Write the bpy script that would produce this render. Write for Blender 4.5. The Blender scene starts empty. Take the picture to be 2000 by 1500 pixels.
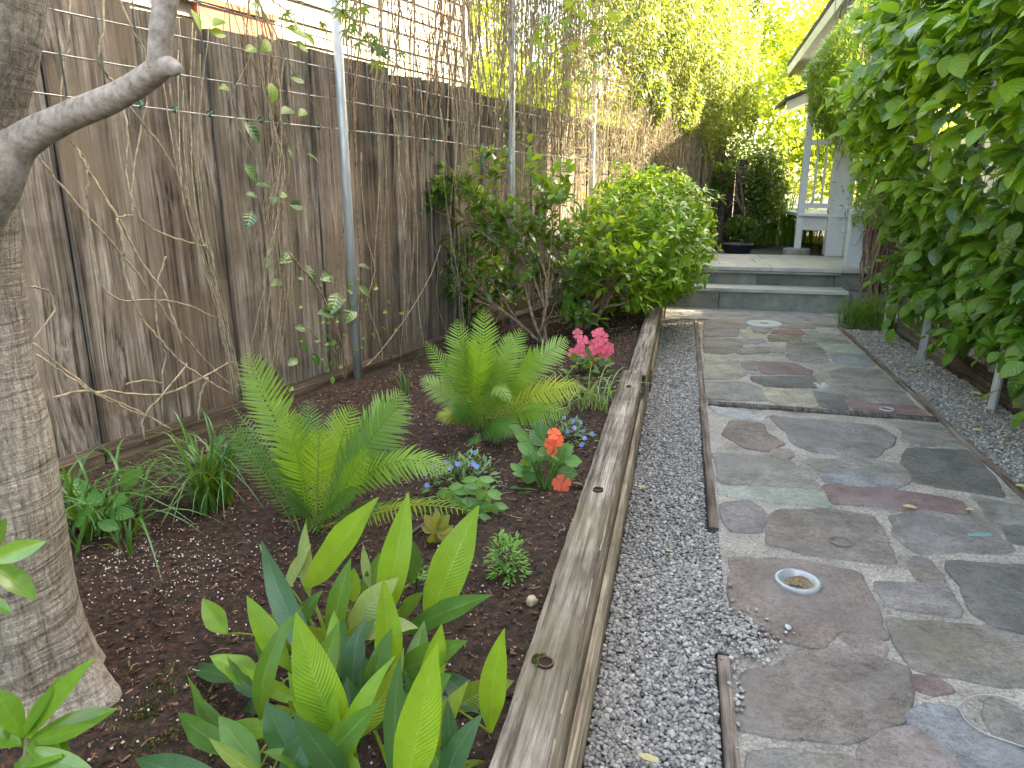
import bpy, math, random
import numpy as np
from mathutils import Vector, Matrix, noise
R=math.radians
rng=random.Random(7); nr=np.random.default_rng(7)
SC=bpy.context.scene
# ------------------------------------------------------------------ camera, sky, sun, exposure
CAMH=1.25; PITCH=15.5; YAW=13.2; F=1390.0
cd=bpy.data.cameras.new('camera'); cam=bpy.data.objects.new('camera',cd); SC.collection.objects.link(cam)
cam.location=(0,0,CAMH); cam.rotation_euler=(R(90-PITCH),0,R(YAW)); cd.sensor_width=36; cd.lens=36*F/2000; cd.clip_end=500; cd.clip_start=.02
SC.camera=cam
SUN_EL=41.0; SUN_AZ=65.0   # azimuth clockwise from +Y (the way the path runs)
W=bpy.data.worlds.new('World'); SC.world=W; W.use_nodes=True
nt=W.node_tree; sky=nt.nodes.new('ShaderNodeTexSky'); sky.sky_type='NISHITA'; sky.sun_disc=False
sky.sun_elevation=R(SUN_EL); sky.sun_rotation=R(SUN_AZ); sky.air_density=1.0; sky.dust_density=4.0; sky.ozone_density=1.0
bg=nt.nodes['Background']; bg.inputs[1].default_value=0.15; nt.links.new(sky.outputs[0],bg.inputs[0])
sl=bpy.data.lights.new('sun','SUN'); sl.energy=2.9; sl.angle=R(.6); sl.color=(1,.93,.8)
so=bpy.data.objects.new('sun',sl); SC.collection.objects.link(so)
sd=Vector((math.sin(R(SUN_AZ))*math.cos(R(SUN_EL)),math.cos(R(SUN_AZ))*math.cos(R(SUN_EL)),math.sin(R(SUN_EL))))
so.rotation_euler=sd.to_track_quat('Z','Y').to_euler(); so.location=(6,6,9)
SC.view_settings.view_transform='Standard'; SC.view_settings.look='None'; SC.view_settings.exposure=3.5; SC.view_settings.use_white_balance=True; SC.view_settings.white_balance_temperature=8500; SC.view_settings.white_balance_tint=10; SC.view_settings.gamma=1; SC.view_settings.use_curve_mapping=False
cy=SC.cycles; cy.max_bounces=7; cy.diffuse_bounces=4; cy.glossy_bounces=2; cy.transmission_bounces=4; cy.transparent_max_bounces=4; cy.caustics_reflective=False; cy.caustics_refractive=False; cy.sample_clamp_indirect=6
# ------------------------------------------------------------------ picture measurements -> places in the world
_p,_y=R(PITCH),R(YAW)
_f=Vector((-math.sin(_y)*math.cos(_p),math.cos(_y)*math.cos(_p),-math.sin(_p))); _r=Vector((math.cos(_y),math.sin(_y),0)); _u=_r.cross(_f); _o=Vector((0,0,CAMH))
def ray(px,py): return _f+_r*((px-1000)/F)-_u*((py-750)/F)
def G(px,py,z=0.0): d=ray(px,py); return _o+d*((z-_o.z)/d.z)
def Y(px,py,y): d=ray(px,py); return _o+d*((y-_o.y)/d.y)
def X(px,py,x): d=ray(px,py); return _o+d*((x-_o.x)/d.x)
FA=R(14.8); FD=Vector((math.sin(FA),math.cos(FA),0)); FN=Vector((math.cos(FA),-math.sin(FA),0)); FD0=-2.624
def FP(px,py,off=0.0): d=ray(px,py); return _o+d*((FD0+off-_o.dot(FN))/d.dot(FN))
def FU(u,z,off=0.0): return FN*(FD0+off)+FD*u+Vector((0,0,z))
def fuv(p): return p.dot(FD),p.z
# ------------------------------------------------------------------ helpers: objects
def link(o): SC.collection.objects.link(o); return o
def tag(o,label=None,cat=None,group=None,kind=None):
    if label:o['label']=label
    if cat:o['category']=cat
    if group:o['group']=group
    if kind:o['kind']=kind
    return o
def thing(name,label,cat,loc=(0,0,0),group=None):
    o=bpy.data.objects.new(name,None); link(o); o.location=Vector(loc); o.empty_display_size=.1
    return tag(o,label,cat,group)
def put(name,me,parent=None,world=None,M=None):
    """place mesh data; M = world matrix (parents are never rotated); default: mesh is in world coordinates"""
    o=bpy.data.objects.new(name,me); link(o)
    base=Vector((0,0,0))
    if parent is not None:
        o.parent=parent; q=parent
        while q is not None: base=base+q.location; q=q.parent
    if M is None: M=Matrix.Identity(4)
    M=M.copy(); M.translation=M.translation-base; o.matrix_basis=M
    return o
def mesh(name,V,Fc,mat=None,uv=None,smooth=False,rnd=None,mats=None,mi=None):
    me=bpy.data.meshes.new(name)
    V=np.asarray(V,dtype=np.float32).reshape(-1,3)
    if isinstance(Fc,np.ndarray):
        k=Fc.shape[1]; me.vertices.add(len(V)); me.vertices.foreach_set('co',V.ravel())
        me.loops.add(Fc.size); me.loops.foreach_set('vertex_index',Fc.astype(np.int32).ravel())
        me.polygons.add(len(Fc)); me.polygons.foreach_set('loop_start',np.arange(len(Fc),dtype=np.int32)*k)
        me.update(calc_edges=True)
    else:
        me.from_pydata([tuple(v) for v in V],[],[tuple(f) for f in Fc]); me.update()
    if uv is not None:
        l=me.uv_layers.new(name='UVMap'); li=np.empty(len(me.loops),np.int32); me.loops.foreach_get('vertex_index',li)
        l.data.foreach_set('uv',np.asarray(uv,np.float32)[li].ravel())
    if rnd is not None:
        a=me.attributes.new('rnd','FLOAT','POINT'); a.data.foreach_set('value',np.asarray(rnd,np.float32))
    if mat:me.materials.append(mat)
    if smooth: me.polygons.foreach_set('use_smooth',np.ones(len(me.polygons),bool))
    me.validate(); return me
def boxg(lo,hi,bev=0.0):
    x0,y0,z0=lo;x1,y1,z1=hi
    V=[(x0,y0,z0),(x1,y0,z0),(x1,y1,z0),(x0,y1,z0),(x0,y0,z1),(x1,y0,z1),(x1,y1,z1),(x0,y1,z1)]
    Fc=[(0,3,2,1),(4,5,6,7),(0,1,5,4),(1,2,6,5),(2,3,7,6),(3,0,4,7)]
    return V,Fc
def bevel(o,w=.004,seg=1):
    m=o.modifiers.new('bevel','BEVEL'); m.width=w; m.segments=seg; m.limit_method='ANGLE'; return o
def beam(name,p,q,w,h,mat,parent=None,up=(0,0,1),bev=.004):
    """box from p to q (centre line) w across, h in the up direction"""
    p=Vector(p);q=Vector(q); d=q-p; L=d.length; d.normalize(); x=d.cross(Vector(up)).normalized(); z=x.cross(d)
    V,Fc=boxg((-w/2,0,-h/2),(w/2,L,h/2)); me=mesh(name,V,Fc,mat)
    M=Matrix((x.to_4d(),d.to_4d(),z.to_4d(),(0,0,0,1))).transposed(); M[3][:]=(0,0,0,1)
    for i in range(3): M[i][3]=p[i]
    M[3][3]=1
    o=put(name,me,parent,M=M)
    if bev: bevel(o,bev)
    return o
def tubeg(P,rad,n=6,cap=True,off=0):
    P=[Vector(p) for p in P]; k=len(P); V=[];Fc=[];uv=[]
    if not hasattr(rad,'__len__'): rad=[rad]*k
    t=(P[1]-P[0]).normalized(); x=t.orthogonal().normalized(); L=0
    for i in range(k):
        tt=(P[min(i+1,k-1)]-P[max(i-1,0)])
        tt=tt.normalized() if tt.length>1e-9 else t
        x=(x-tt*x.dot(tt)); x=x.normalized() if x.length>1e-6 else tt.orthogonal().normalized()
        y=tt.cross(x)
        if i: L+=(P[i]-P[i-1]).length
        for j in range(n):
            a=2*math.pi*j/n; V.append(P[i]+(x*math.cos(a)+y*math.sin(a))*rad[i]); uv.append((j/n,L))
    for i in range(k-1):
        for j in range(n):
            a=off+i*n+j;b=off+i*n+(j+1)%n; Fc.append((a,b,b+n,a+n))
    if cap and n>2:
        Fc.append(tuple(off+j for j in range(n))[::-1]); Fc.append(tuple(off+(k-1)*n+j for j in range(n)))
    return V,Fc,uv
def tube(name,P,rad,mat,parent=None,n=6):
    V,Fc,uv=tubeg(P,rad,n); return put(name,mesh(name,V,Fc,mat,smooth=True,uv=uv),parent)
class MB:
    def __init__(s): s.V=[];s.F=[];s.r=[]
    def add(s,V,Fc,r=None):
        o=len(s.V); s.V+= [tuple(v) for v in V]; s.F+=[tuple(i+o for i in f) for f in Fc]; s.r+=[rng.random() if r is None else r]*len(V)
    def tube(s,P,rad,n=4): V,Fc,_=tubeg(P,rad,n,cap=False); s.add(V,Fc)
    def build(s,name,mat,parent=None,smooth=True):
        return put(name,mesh(name,s.V,s.F,mat,smooth=smooth,rnd=s.r),parent)
def smoothpath(P,sub=4,jit=0.0):
    P=[Vector(p) for p in P]; out=[]
    for i in range(len(P)-1):
        a=P[max(i-1,0)];b=P[i];c=P[i+1];d=P[min(i+2,len(P)-1)]
        for k in range(sub):
            t=k/sub; v=.5*((2*b)+(c-a)*t+(2*a-5*b+4*c-d)*t*t+(3*b-a-3*c+d)*t**3)
            if jit: v=v+Vector((rng.gauss(0,jit),rng.gauss(0,jit),rng.gauss(0,jit)))
            out.append(v)
    out.append(P[-1]); return out
def bez(a,b,c,n): return [a*(1-t)**2+b*2*t*(1-t)+c*t*t for t in [i/n for i in range(n+1)]]
# leaf templates: length along +Y, normal +Z, unit length
def leaft(w=.4,k=3,fold=.25,curl=.25,peak=.45,tip=1.0,wave=0.0,base=.12,cols=1):
    V=[];uv=[];Fc=[]; n=2*cols+1
    for i in range(k+1):
        t=i/k
        s=math.sin(math.pi/2*t/peak)**.8 if t<peak else max(0,math.cos(math.pi/2*(t-peak)/(1-peak)))**(.9*tip)
        hw=max(.5*w*s,.5*w*base*(1-t)+.004)
        y=t-curl*.15*t*t; z0=-curl*t*t*.6
        for j in range(n):
            q=(j-cols)/cols
            z=z0+abs(q)*hw*fold+(wave*math.sin(t*13+(q>0)*1.7)*abs(q)*hw)
            V.append((q*hw,y,z)); uv.append((.5+q*.5,t))
    for i in range(k):
        for j in range(n-1):
            a=i*n+j; Fc.append((a,a+1,a+n+1,a+n))
    return np.array(V,np.float32),np.array(Fc,np.int32),np.array(uv,np.float32)
def quadt(w=.35):   # cheap 2 quad folded leaf
    V=np.array([(0,0,0),(-w/2,.45,.06),(0,1,-.08),(w/2,.45,.06)],np.float32)
    return V,np.array([(0,3,2,1)],np.int32),np.array([(.5,0),(0,.45),(.5,1),(1,.45)],np.float32)
def frame(d,up):
    """rotation matrices (N,3,3), columns x,y,z; y=d, z close to up"""
    d=d/np.linalg.norm(d,axis=1,keepdims=True)
    z=up-d*np.sum(up*d,axis=1,keepdims=True); l=np.linalg.norm(z,axis=1,keepdims=True); z=np.where(l<1e-4,np.roll(d,1,axis=1),z); z/=np.linalg.norm(z,axis=1,keepdims=True)
    x=np.cross(d,z); return np.stack([x,d,z],axis=2)
def bake(tpl,T,Rm,S,rn=None):
    V,Fc,uv=tpl; N=len(T)
    P=np.einsum('nij,vj->nvi',Rm,V)*np.asarray(S).reshape(N,1,-1)+np.asarray(T)[:,None,:]
    FF=(Fc[None]+np.arange(N)[:,None,None]*len(V)).reshape(-1,Fc.shape[1])
    if rn is None: rn=nr.random(N)
    return P.reshape(-1,3),FF,np.tile(uv,(N,1)),np.repeat(rn,len(V))
def leaves_obj(name,tpl,T,Rm,S,mat,parent,kind='stuff',rn=None,smooth=True):
    V,Fc,uv,r=bake(tpl,T,Rm,S,rn); me=mesh(name,V,Fc,mat,uv=uv,smooth=smooth,rnd=r); o=put(name,me,parent)
    if kind:o['kind']=kind
    return o
def leaves_parts(name,tpl,T,Rm,S,mat,parent,nmax,stuffname,score=None):
    """first nmax (largest in view) leaves as objects of their own, the rest as one part"""
    T=np.asarray(T);S=np.asarray(S,dtype=float)
    if score is None: score=S/np.linalg.norm(T-np.array([0,0,CAMH]),axis=1)
    o=np.argsort(-score); me=[]
    for q in range(3):
        me.append(mesh(name,tpl[0],tpl[1],mat,uv=tpl[2],smooth=True,rnd=[.1+.4*q]*len(tpl[0])))
    for c,i in enumerate(o[:nmax]):
        M=Matrix.Identity(4)
        for a in range(3):
            for b in range(3): M[a][b]=Rm[i][a][b]*S[i]
            M[a][3]=T[i][a]
        put(name,me[c%3],parent,M=M)
    if len(o)>nmax: leaves_obj(stuffname,tpl,T[o[nmax:]],Rm[o[nmax:]],S[o[nmax:]],mat,parent)
def rdir(n): v=nr.normal(size=(n,3)); return v/np.linalg.norm(v,axis=1,keepdims=True)
# ------------------------------------------------------------------ helpers: materials
def newmat(name):
    m=bpy.data.materials.new(name); m.use_nodes=True; n=m.node_tree; return m,n,n.nodes['Principled BSDF']
def nd(n,t,**k):
    x=n.nodes.new('ShaderNode'+t)
    for a,b in k.items():
        if a in('operation','blend_type','data_type','feature','wave_type','bands_direction','attribute_name','noise_dimensions','distance','mode','wave_profile','interpolation_type','clamp'): setattr(x,a,b)
    return x
def L(n,a,b): n.links.new(a,b)
def val(n,x,i,v): x.inputs[i].default_value=v
def ramp(n,fac,stops):
    r=n.nodes.new('ShaderNodeValToRGB'); e=r.color_ramp.elements
    while len(e)<len(stops): e.new(.5)
    for k,(p,c) in enumerate(stops): e[k].position=p; e[k].color=(*c,1) if len(c)==3 else c
    L(n,fac,r.inputs[0]); return r.outputs[0]
def mixc(n,f,a,b,mode='MIX'):
    m=n.nodes.new('ShaderNodeMix'); m.data_type='RGBA'; m.blend_type=mode
    if hasattr(f,'node'): L(n,f,m.inputs[0])
    else: m.inputs[0].default_value=f
    for s,i in((a,6),(b,7)):
        if hasattr(s,'node'): L(n,s,m.inputs[i])
        else: m.inputs[i].default_value=(*s,1)
    return m.outputs[2]
def math_(n,op,a,b=None,c=None):
    m=n.nodes.new('ShaderNodeMath'); m.operation=op
    for i,s in enumerate((a,b,c)):
        if s is None: continue
        if hasattr(s,'node'): L(n,s,m.inputs[i])
        else: m.inputs[i].default_value=s
    return m.outputs[0]
def coord(n,scale=(1,1,1),kind='Object',jit=True):
    tc=n.nodes.new('ShaderNodeTexCoord'); mp=n.nodes.new('ShaderNodeMapping'); mp.inputs['Scale'].default_value=scale
    L(n,tc.outputs[kind],mp.inputs[0])
    if jit:
        oi=n.nodes.new('ShaderNodeObjectInfo'); v=math_(n,'MULTIPLY',oi.outputs['Random'],37.0); cb=n.nodes.new('ShaderNodeCombineXYZ')
        for i in range(3): L(n,v,cb.inputs[i])
        L(n,cb.outputs[0],mp.inputs[1])
    return mp.outputs[0]
def noise_(n,co,scale,det=4,rough=.6,dist=0):
    t=n.nodes.new('ShaderNodeTexNoise'); t.inputs['Scale'].default_value=scale; t.inputs['Detail'].default_value=det; t.inputs['Roughness'].default_value=rough; t.inputs['Distortion'].default_value=dist
    L(n,co,t.inputs[0]); return t.outputs[0]
def bump(n,b,h,st=.3,dist=.01):
    x=n.nodes.new('ShaderNodeBump'); x.inputs['Strength'].default_value=st; x.inputs['Distance'].default_value=dist; L(n,h,x.inputs['Height']); L(n,x.outputs[0],b.inputs['Normal']); return x
def rough(b,r,s=.5): b.inputs['Roughness'].default_value=r; b.inputs['Specular IOR Level'].default_value=s
def rnd_(n):
    a=n.nodes.new('ShaderNodeAttribute'); a.attribute_name='rnd'; oi=n.nodes.new('ShaderNodeObjectInfo')
    return math_(n,'FRACT',math_(n,'ADD',a.outputs['Fac'],oi.outputs['Random']))
def leafmat(name,cols,trans=.35,ro=.38,veins=0,vs=.25,mid=(.35,.45,.12),spec=.5,under=None,tcol=None):
    m,n,b=newmat(name); r=rnd_(n)
    k=len(cols); c=ramp(n,r,[(i/(k-1),cols[i]) for i in range(k)])
    uvn=n.nodes.new('ShaderNodeTexCoord'); sp=n.nodes.new('ShaderNodeSeparateXYZ'); L(n,uvn.outputs['UV'],sp.inputs[0])
    ax=math_(n,'ABSOLUTE',math_(n,'SUBTRACT',sp.outputs[0],.5))
    rib=math_(n,'LESS_THAN',ax,.03); c2=mixc(n,math_(n,'MULTIPLY',rib,.55),c,mid)
    co=coord(n,(1,1,1)); nz=noise_(n,co,9,3); c2=mixc(n,.35,c2,ramp(n,nz,[(.3,(.35,.35,.35)),(.7,(1,1,1))]),'MULTIPLY')
    if veins:
        s=math_(n,'SINE',math_(n,'MULTIPLY',math_(n,'SUBTRACT',sp.outputs[1],math_(n,'MULTIPLY',ax,.35)),veins*6.283))
        s=math_(n,'ADD',math_(n,'MULTIPLY',s,.5),.5)
        c2=mixc(n,math_(n,'MULTIPLY',s,vs),c2,tuple(x*.45 for x in cols[0])); bump(n,b,s,.35,.004)
    if under:
        g=n.nodes.new('ShaderNodeNewGeometry'); c2=mixc(n,g.outputs['Backfacing'],c2,under)
    L(n,c2,b.inputs['Base Color']); rough(b,ro,spec)
    tr=n.nodes.new('ShaderNodeBsdfTranslucent'); tc_=mixc(n,.55,c2,tcol or (.45,.6,.04)); L(n,tc_,tr.inputs[0])
    mx=n.nodes.new('ShaderNodeMixShader'); mx.inputs[0].default_value=trans; L(n,b.outputs[0],mx.inputs[1]); L(n,tr.outputs[0],mx.inputs[2])
    L(n,mx.outputs[0],n.nodes['Material Output'].inputs[0]); return m
def simple(name,cols,scale=20,ro=.8,bs=.3,bd=.004,spec=.3,metal=0,det=5,stretch=(1,1,1),jit=True,var=.3):
    m,n,b=newmat(name); co=coord(n,stretch,jit=jit); z=noise_(n,co,scale,det)
    k=len(cols); c=ramp(n,z,[(.3+.4*i/(k-1),cols[i]) for i in range(k)])
    r=rnd_(n); c=mixc(n,var,c,ramp(n,r,[(0,(.45,.45,.45)),(1,(1.0,1.0,1.0))]),'MULTIPLY')
    L(n,c,b.inputs['Base Color']); rough(b,ro,spec); b.inputs['Metallic'].default_value=metal
    if bs: bump(n,b,z,bs,bd)
    return m
def woodmat(name,cols,along='z',knots=True,dark=.5,fine=1.0,brown=None,moss=None):
    """weathered wood: stretched grain bent round knots, checks, stains"""
    m,n,b=newmat(name)
    st={'z':(1,1,.028),'y':(1,.035,1),'x':(.035,1,1)}[along]; s2={'z':(1,1,.28),'y':(1,.28,1),'x':(.28,1,1)}[along]
    co=coord(n,(1,1,1)); mp=n.nodes.new('ShaderNodeMapping'); mp.inputs['Scale'].default_value=s2; L(n,co,mp.inputs[0])
    vo=n.nodes.new('ShaderNodeTexVoronoi'); vo.inputs['Scale'].default_value=4.2; L(n,mp.outputs[0],vo.inputs[0])
    prox=ramp(n,vo.outputs['Distance'],[(.0,(1,1,1)),(.16,(.35,.35,.35)),(.42,(0,0,0))])
    mp2=n.nodes.new('ShaderNodeMapping'); mp2.inputs['Scale'].default_value=st; L(n,co,mp2.inputs[0])
    ad=n.nodes.new('ShaderNodeVectorMath'); ad.operation='ADD'; L(n,mp2.outputs[0],ad.inputs[0])
    if knots: 
        sc_=n.nodes.new('ShaderNodeVectorMath'); sc_.operation='SCALE'; L(n,prox,sc_.inputs[0]); sc_.inputs['Scale'].default_value=.045; L(n,sc_.outputs[0],ad.inputs[1])
    g1=noise_(n,ad.outputs[0],55*fine,6,.7,.25); g2=noise_(n,ad.outputs[0],230*fine,4,.7); g3=noise_(n,co,5,3,.6,.4)
    k=len(cols); c=ramp(n,g1,[(.36+.28*i/(k-1),cols[i]) for i in range(k)])
    c=mixc(n,.55,c,ramp(n,g2,[(.32,(.25,.24,.23)),(.6,(1,1,1))]),'MULTIPLY')
    c=mixc(n,.6,c,ramp(n,g3,[(.33,(.32,.29,.27)),(.6,(1,1,1))]),'MULTIPLY')
    g4=noise_(n,ad.outputs[0],14*fine,4,.6,.3); c=mixc(n,.7,c,ramp(n,g4,[(.38,(.42,.4,.38)),(.56,(1,1,1))]),'MULTIPLY')
    if brown: c=mixc(n,ramp(n,noise_(n,co,2.6,4,.6),[(.45,(0,0,0)),(.68,(.8,.8,.8))]),c,brown)
    if moss: c=mixc(n,ramp(n,noise_(n,co,1.3,5,.65),[(.52,(0,0,0)),(.72,(.75,.75,.75))]),c,moss)
    if knots:
        kk=ramp(n,vo.outputs['Distance'],[(.0,(1,1,1)),(.05,(.8,.8,.8)),(.09,(0,0,0))]); c=mixc(n,kk,c,(.035,.022,.015))
    r=rnd_(n); c=mixc(n,dark,c,ramp(n,r,[(0,(.4,.37,.34)),(.5,(.8,.76,.72)),(1,(1,1,1))]),'MULTIPLY')
    L(n,c,b.inputs['Base Color']); rough(b,.88,.2)
    h=math_(n,'ADD',g1,math_(n,'MULTIPLY',g2,.7)); bump(n,b,h,.75,.006)
    return m
M_fence=woodmat('weathered_fence_wood',[(.06,.052,.043),(.33,.30,.26),(.56,.53,.48)],brown=(.21,.17,.13),dark=.75)
M_timber=woodmat('grey_timber',[(.09,.08,.062),(.31,.28,.235),(.52,.48,.41)],along='y',knots=False,dark=.2,moss=(.15,.135,.075),fine=1.3)
M_timberside=woodmat('timber_side',[(.22,.17,.12),(.46,.39,.29),(.62,.54,.42)],along='y',knots=False,dark=.2)
M_border=woodmat('path_board_wood',[(.10,.08,.065),(.26,.215,.18),(.38,.32,.28)],along='y',knots=False,dark=.3)
M_cross=woodmat('cross_board_wood',[(.07,.06,.06),(.16,.14,.13),(.27,.24,.22)],along='x',knots=False,dark=.1)
M_darkwood=woodmat('dark_damp_wood',[(.05,.04,.03),(.13,.105,.08),(.22,.18,.135)],along='y',knots=False,dark=.3)
M_galv=simple('galvanised_steel',[(.34,.37,.38),(.46,.50,.51),(.58,.62,.63)],scale=55,ro=.4,bs=.05,spec=.6,metal=.3,stretch=(1,1,.15))
M_wire=simple('wire_steel',[(.22,.24,.24),(.42,.45,.46)],scale=60,ro=.45,bs=0,metal=.6)
M_darkwire=simple('dark_wire',[(.03,.035,.035),(.1,.11,.11)],scale=60,ro=.6,bs=0)
M_stem=simple('bare_vine_stem',[(.17,.14,.09),(.36,.31,.21),(.52,.46,.34)],scale=35,ro=.85,bs=.3,bd=.002,var=.45)
M_thatch=simple('dry_tan_stem',[(.16,.13,.09),(.31,.255,.175),(.46,.39,.28)],scale=18,ro=.85,bs=0,var=.55)
M_twig=simple('brown_twig',[(.09,.06,.04),(.25,.18,.12),(.36,.28,.2)],scale=40,ro=.85,bs=.3,bd=.002,var=.3)
M_oldvine=simple('old_vine_bark',[(.12,.075,.055),(.26,.18,.14),(.38,.29,.24)],scale=40,ro=.9,bs=.5,bd=.003,var=.5)
# ================================================================== GROUND, PATH
def grid(name,x0,x1,y0,y1,nx,ny,zf,mat,xy=None):
    xs=np.linspace(x0,x1,nx+1);ys=np.linspace(y0,y1,ny+1); V=[(x,y,zf(x,y)) for y in ys for x in xs]
    if xy: V=[xy(v) for v in V]
    i=np.arange(ny)[:,None]*(nx+1)+np.arange(nx)[None]; Fc=np.stack([i,i+1,i+nx+2,i+nx+1],-1).reshape(-1,4)
    return put(name,mesh(name,V,Fc,mat,smooth=True))
def nz3(x,y,s,o=0): return noise.noise(Vector((x*s,y*s,o)))
M_ground=simple('plain_earth',[(.06,.05,.035),(.12,.1,.07),(.18,.15,.1)],scale=3,bs=.5,bd=.02,jit=False,var=0)
tag(grid('ground',-80,80,-30,150,20,20,lambda x,y:-.06,M_ground),kind='structure')
def mortarmat():
    m,n,b=newmat('pebbly_mortar'); co=coord(n,jit=False)
    z=noise_(n,co,4,5); f=noise_(n,co,75,7,.9); v=n.nodes.new('ShaderNodeTexVoronoi'); v.inputs['Scale'].default_value=95; L(n,co,v.inputs[0])
    c=ramp(n,z,[(.35,(.34,.32,.28)),(.5,(.50,.475,.42)),(.68,(.62,.59,.52))])
    c=mixc(n,.8,c,ramp(n,f,[(.36,(.2,.19,.18)),(.52,(.95,.95,.95)),(.75,(1.0,1.0,1.0))]),'MULTIPLY')
    c=mixc(n,.5,c,ramp(n,v.outputs['Distance'],[(.1,(1,1,1)),(.6,(.4,.39,.38))]),'MULTIPLY')
    gn=noise_(n,co,1.1,5,.7); c=mixc(n,ramp(n,gn,[(.56,(0,0,0)),(.75,(.6,.6,.6))]),c,(.12,.11,.06))
    L(n,c,b.inputs['Base Color']); rough(b,.9,.2); h=math_(n,'SUBTRACT',f,math_(n,'MULTIPLY',v.outputs['Distance'],.8)); bump(n,b,h,.9,.006); return m
M_mortar=mortarmat()
PX0,PX1=.20,1.445
path=tag(grid('path',PX0,PX1,-.6,7.08,60,300,lambda x,y:-.002+.006*nz3(x,y,6)+.003*nz3(x,y,28,3),M_mortar),kind='structure')
path['label']='crazy paved stone path running between pea gravel strips to the steps'
def stonemat(name,c,spark=.25):
    m,n,b=newmat(name); co=coord(n); z=noise_(n,co,6,7,.7,.3); f=noise_(n,co,80,7,.9); l=noise_(n,coord(n,(1,1.6,1)),26,6,.8)
    d=tuple(x*.55 for x in c); e=tuple(min(1,x*1.35+.02) for x in c)
    k=ramp(n,z,[(.3,d),(.5,c),(.7,e)])
    k=mixc(n,.6,k,ramp(n,l,[(.36,(.45,.45,.43)),(.56,(1,1,1))]),'MULTIPLY')
    k=mixc(n,.9,k,ramp(n,f,[(.36,(.32,.31,.3)),(.52,(.9,.9,.9)),(.66,(1,1,1))]),'MULTIPLY')
    v=n.nodes.new('ShaderNodeTexVoronoi'); v.inputs['Scale'].default_value=190; L(n,co,v.inputs[0])
    s=ramp(n,v.outputs['Distance'],[(.0,(spark,)*3),(.26,(0,0,0))]); k=mixc(n,1.0,k,s,'ADD')
    st=noise_(n,co,2.2,5,.7,.5); k=mixc(n,ramp(n,st,[(.5,(0,0,0)),(.68,(.55,.55,.55))]),k,tuple(.35*x+.13 for x in c))
    ms=noise_(n,coord(n,jit=False),1.7,6,.75,.4); k=mixc(n,ramp(n,ms,[(.55,(0,0,0)),(.72,(.7,.7,.7))]),k,(.15,.14,.075))
    L(n,k,b.inputs['Base Color']); rough(b,.72,.35); bump(n,b,math_(n,'ADD',math_(n,'ADD',f,l),math_(n,'MULTIPLY',z,3)),.85,.006); return m
SC_={'br':(.25,.205,.18),'rb':(.27,.19,.165),'gy':(.26,.265,.245),'dk':(.15,.16,.155),'pu':(.25,.23,.245),'bl':(.24,.30,.37),'lb':(.36,.42,.46),'rd':(.29,.14,.155),
     'gn':(.32,.43,.34),'tn':(.36,.33,.235),'ye':(.46,.41,.26),'pk':(.32,.24,.235),'ol':(.2,.19,.12),'tb':(.255,.235,.2),'re':(.34,.13,.11)}
SM={k:stonemat('flagstone_'+k,tuple(.48*x+.52*(sum(c)/3)*(1.10,1.04,.92)[i] for i,x in enumerate(c))) for k,c in SC_.items()}
def stone(pts,key,name='flagstone',z=.0058,label=None,mat=None,jit=.0085,parent=path,d=.003,inset=.010,grow_=.017):
    P=[G(x,y,.006) for x,y in pts]; P=[Vector((min(max(p.x,PX0+.012),PX1-.012),p.y)) for p in P]
    Q=[]
    for i in range(len(P)):
        a=P[i-1];b=P[i];c=P[(i+1)%len(P)]
        k=min(.12,.009/max((a-b).length,.01)); k2=min(.12,.009/max((c-b).length,.01))
        Q+= [b.lerp(a,k),b*.5+b.lerp(a,k)*.25+b.lerp(c,k2)*.25,b.lerp(c,k2)]
    S=[]
    for i in range(len(Q)):
        a=Q[i];b=Q[(i+1)%len(Q)]; n=max(1,int((b-a).length/.035))
        for k in range(n):
            p=a.lerp(b,k/n); S.append(p+Vector((nz3(p.x,p.y,17,1),nz3(p.x,p.y,17,5)))*jit*1.6)
    ar=sum(S[i].x*S[(i+1)%len(S)].y-S[(i+1)%len(S)].x*S[i].y for i in range(len(S)))
    if ar<0:S=S[::-1]
    n=len(S); N=[]
    for i in range(n):
        t=S[(i+1)%n]-S[i-1]; t=t.normalized() if t.length>1e-6 else Vector((1,0)); N.append(Vector((-t.y,t.x)))
    V=[];Fc=[]
    for off,zz in ((-.003,-.012),(0,z-d),(inset*.4,z-.0008),(inset,z)):
        off-=grow_; V+=[(S[i].x+N[i].x*off,S[i].y+N[i].y*off,zz+(.0015*nz3(S[i].x,S[i].y,9) if zz>0 else 0)) for i in range(n)]
    for r in range(3):
        for i in range(n):
            a=r*n+i;b=r*n+(i+1)%n; Fc.append((a,b,b+n,a+n))
    Fc.append(tuple(3*n+i for i in range(n)))
    me=mesh(name,V,Fc,mat or SM[key]); me.polygons.foreach_set('use_smooth',[True]*(3*n)+[False])
    o=put(name,me,parent)
    if label:o['label']=label
    return o
def zA(*p): return [(1350+x/4,580+y/4) for x,y in p]
def zB(*p): return [(1370+x/3.175,780+y/3.175) for x,y in p]
def zC(*p): return [(1380+x/3.226,1060+y/3.226) for x,y in p]
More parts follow.
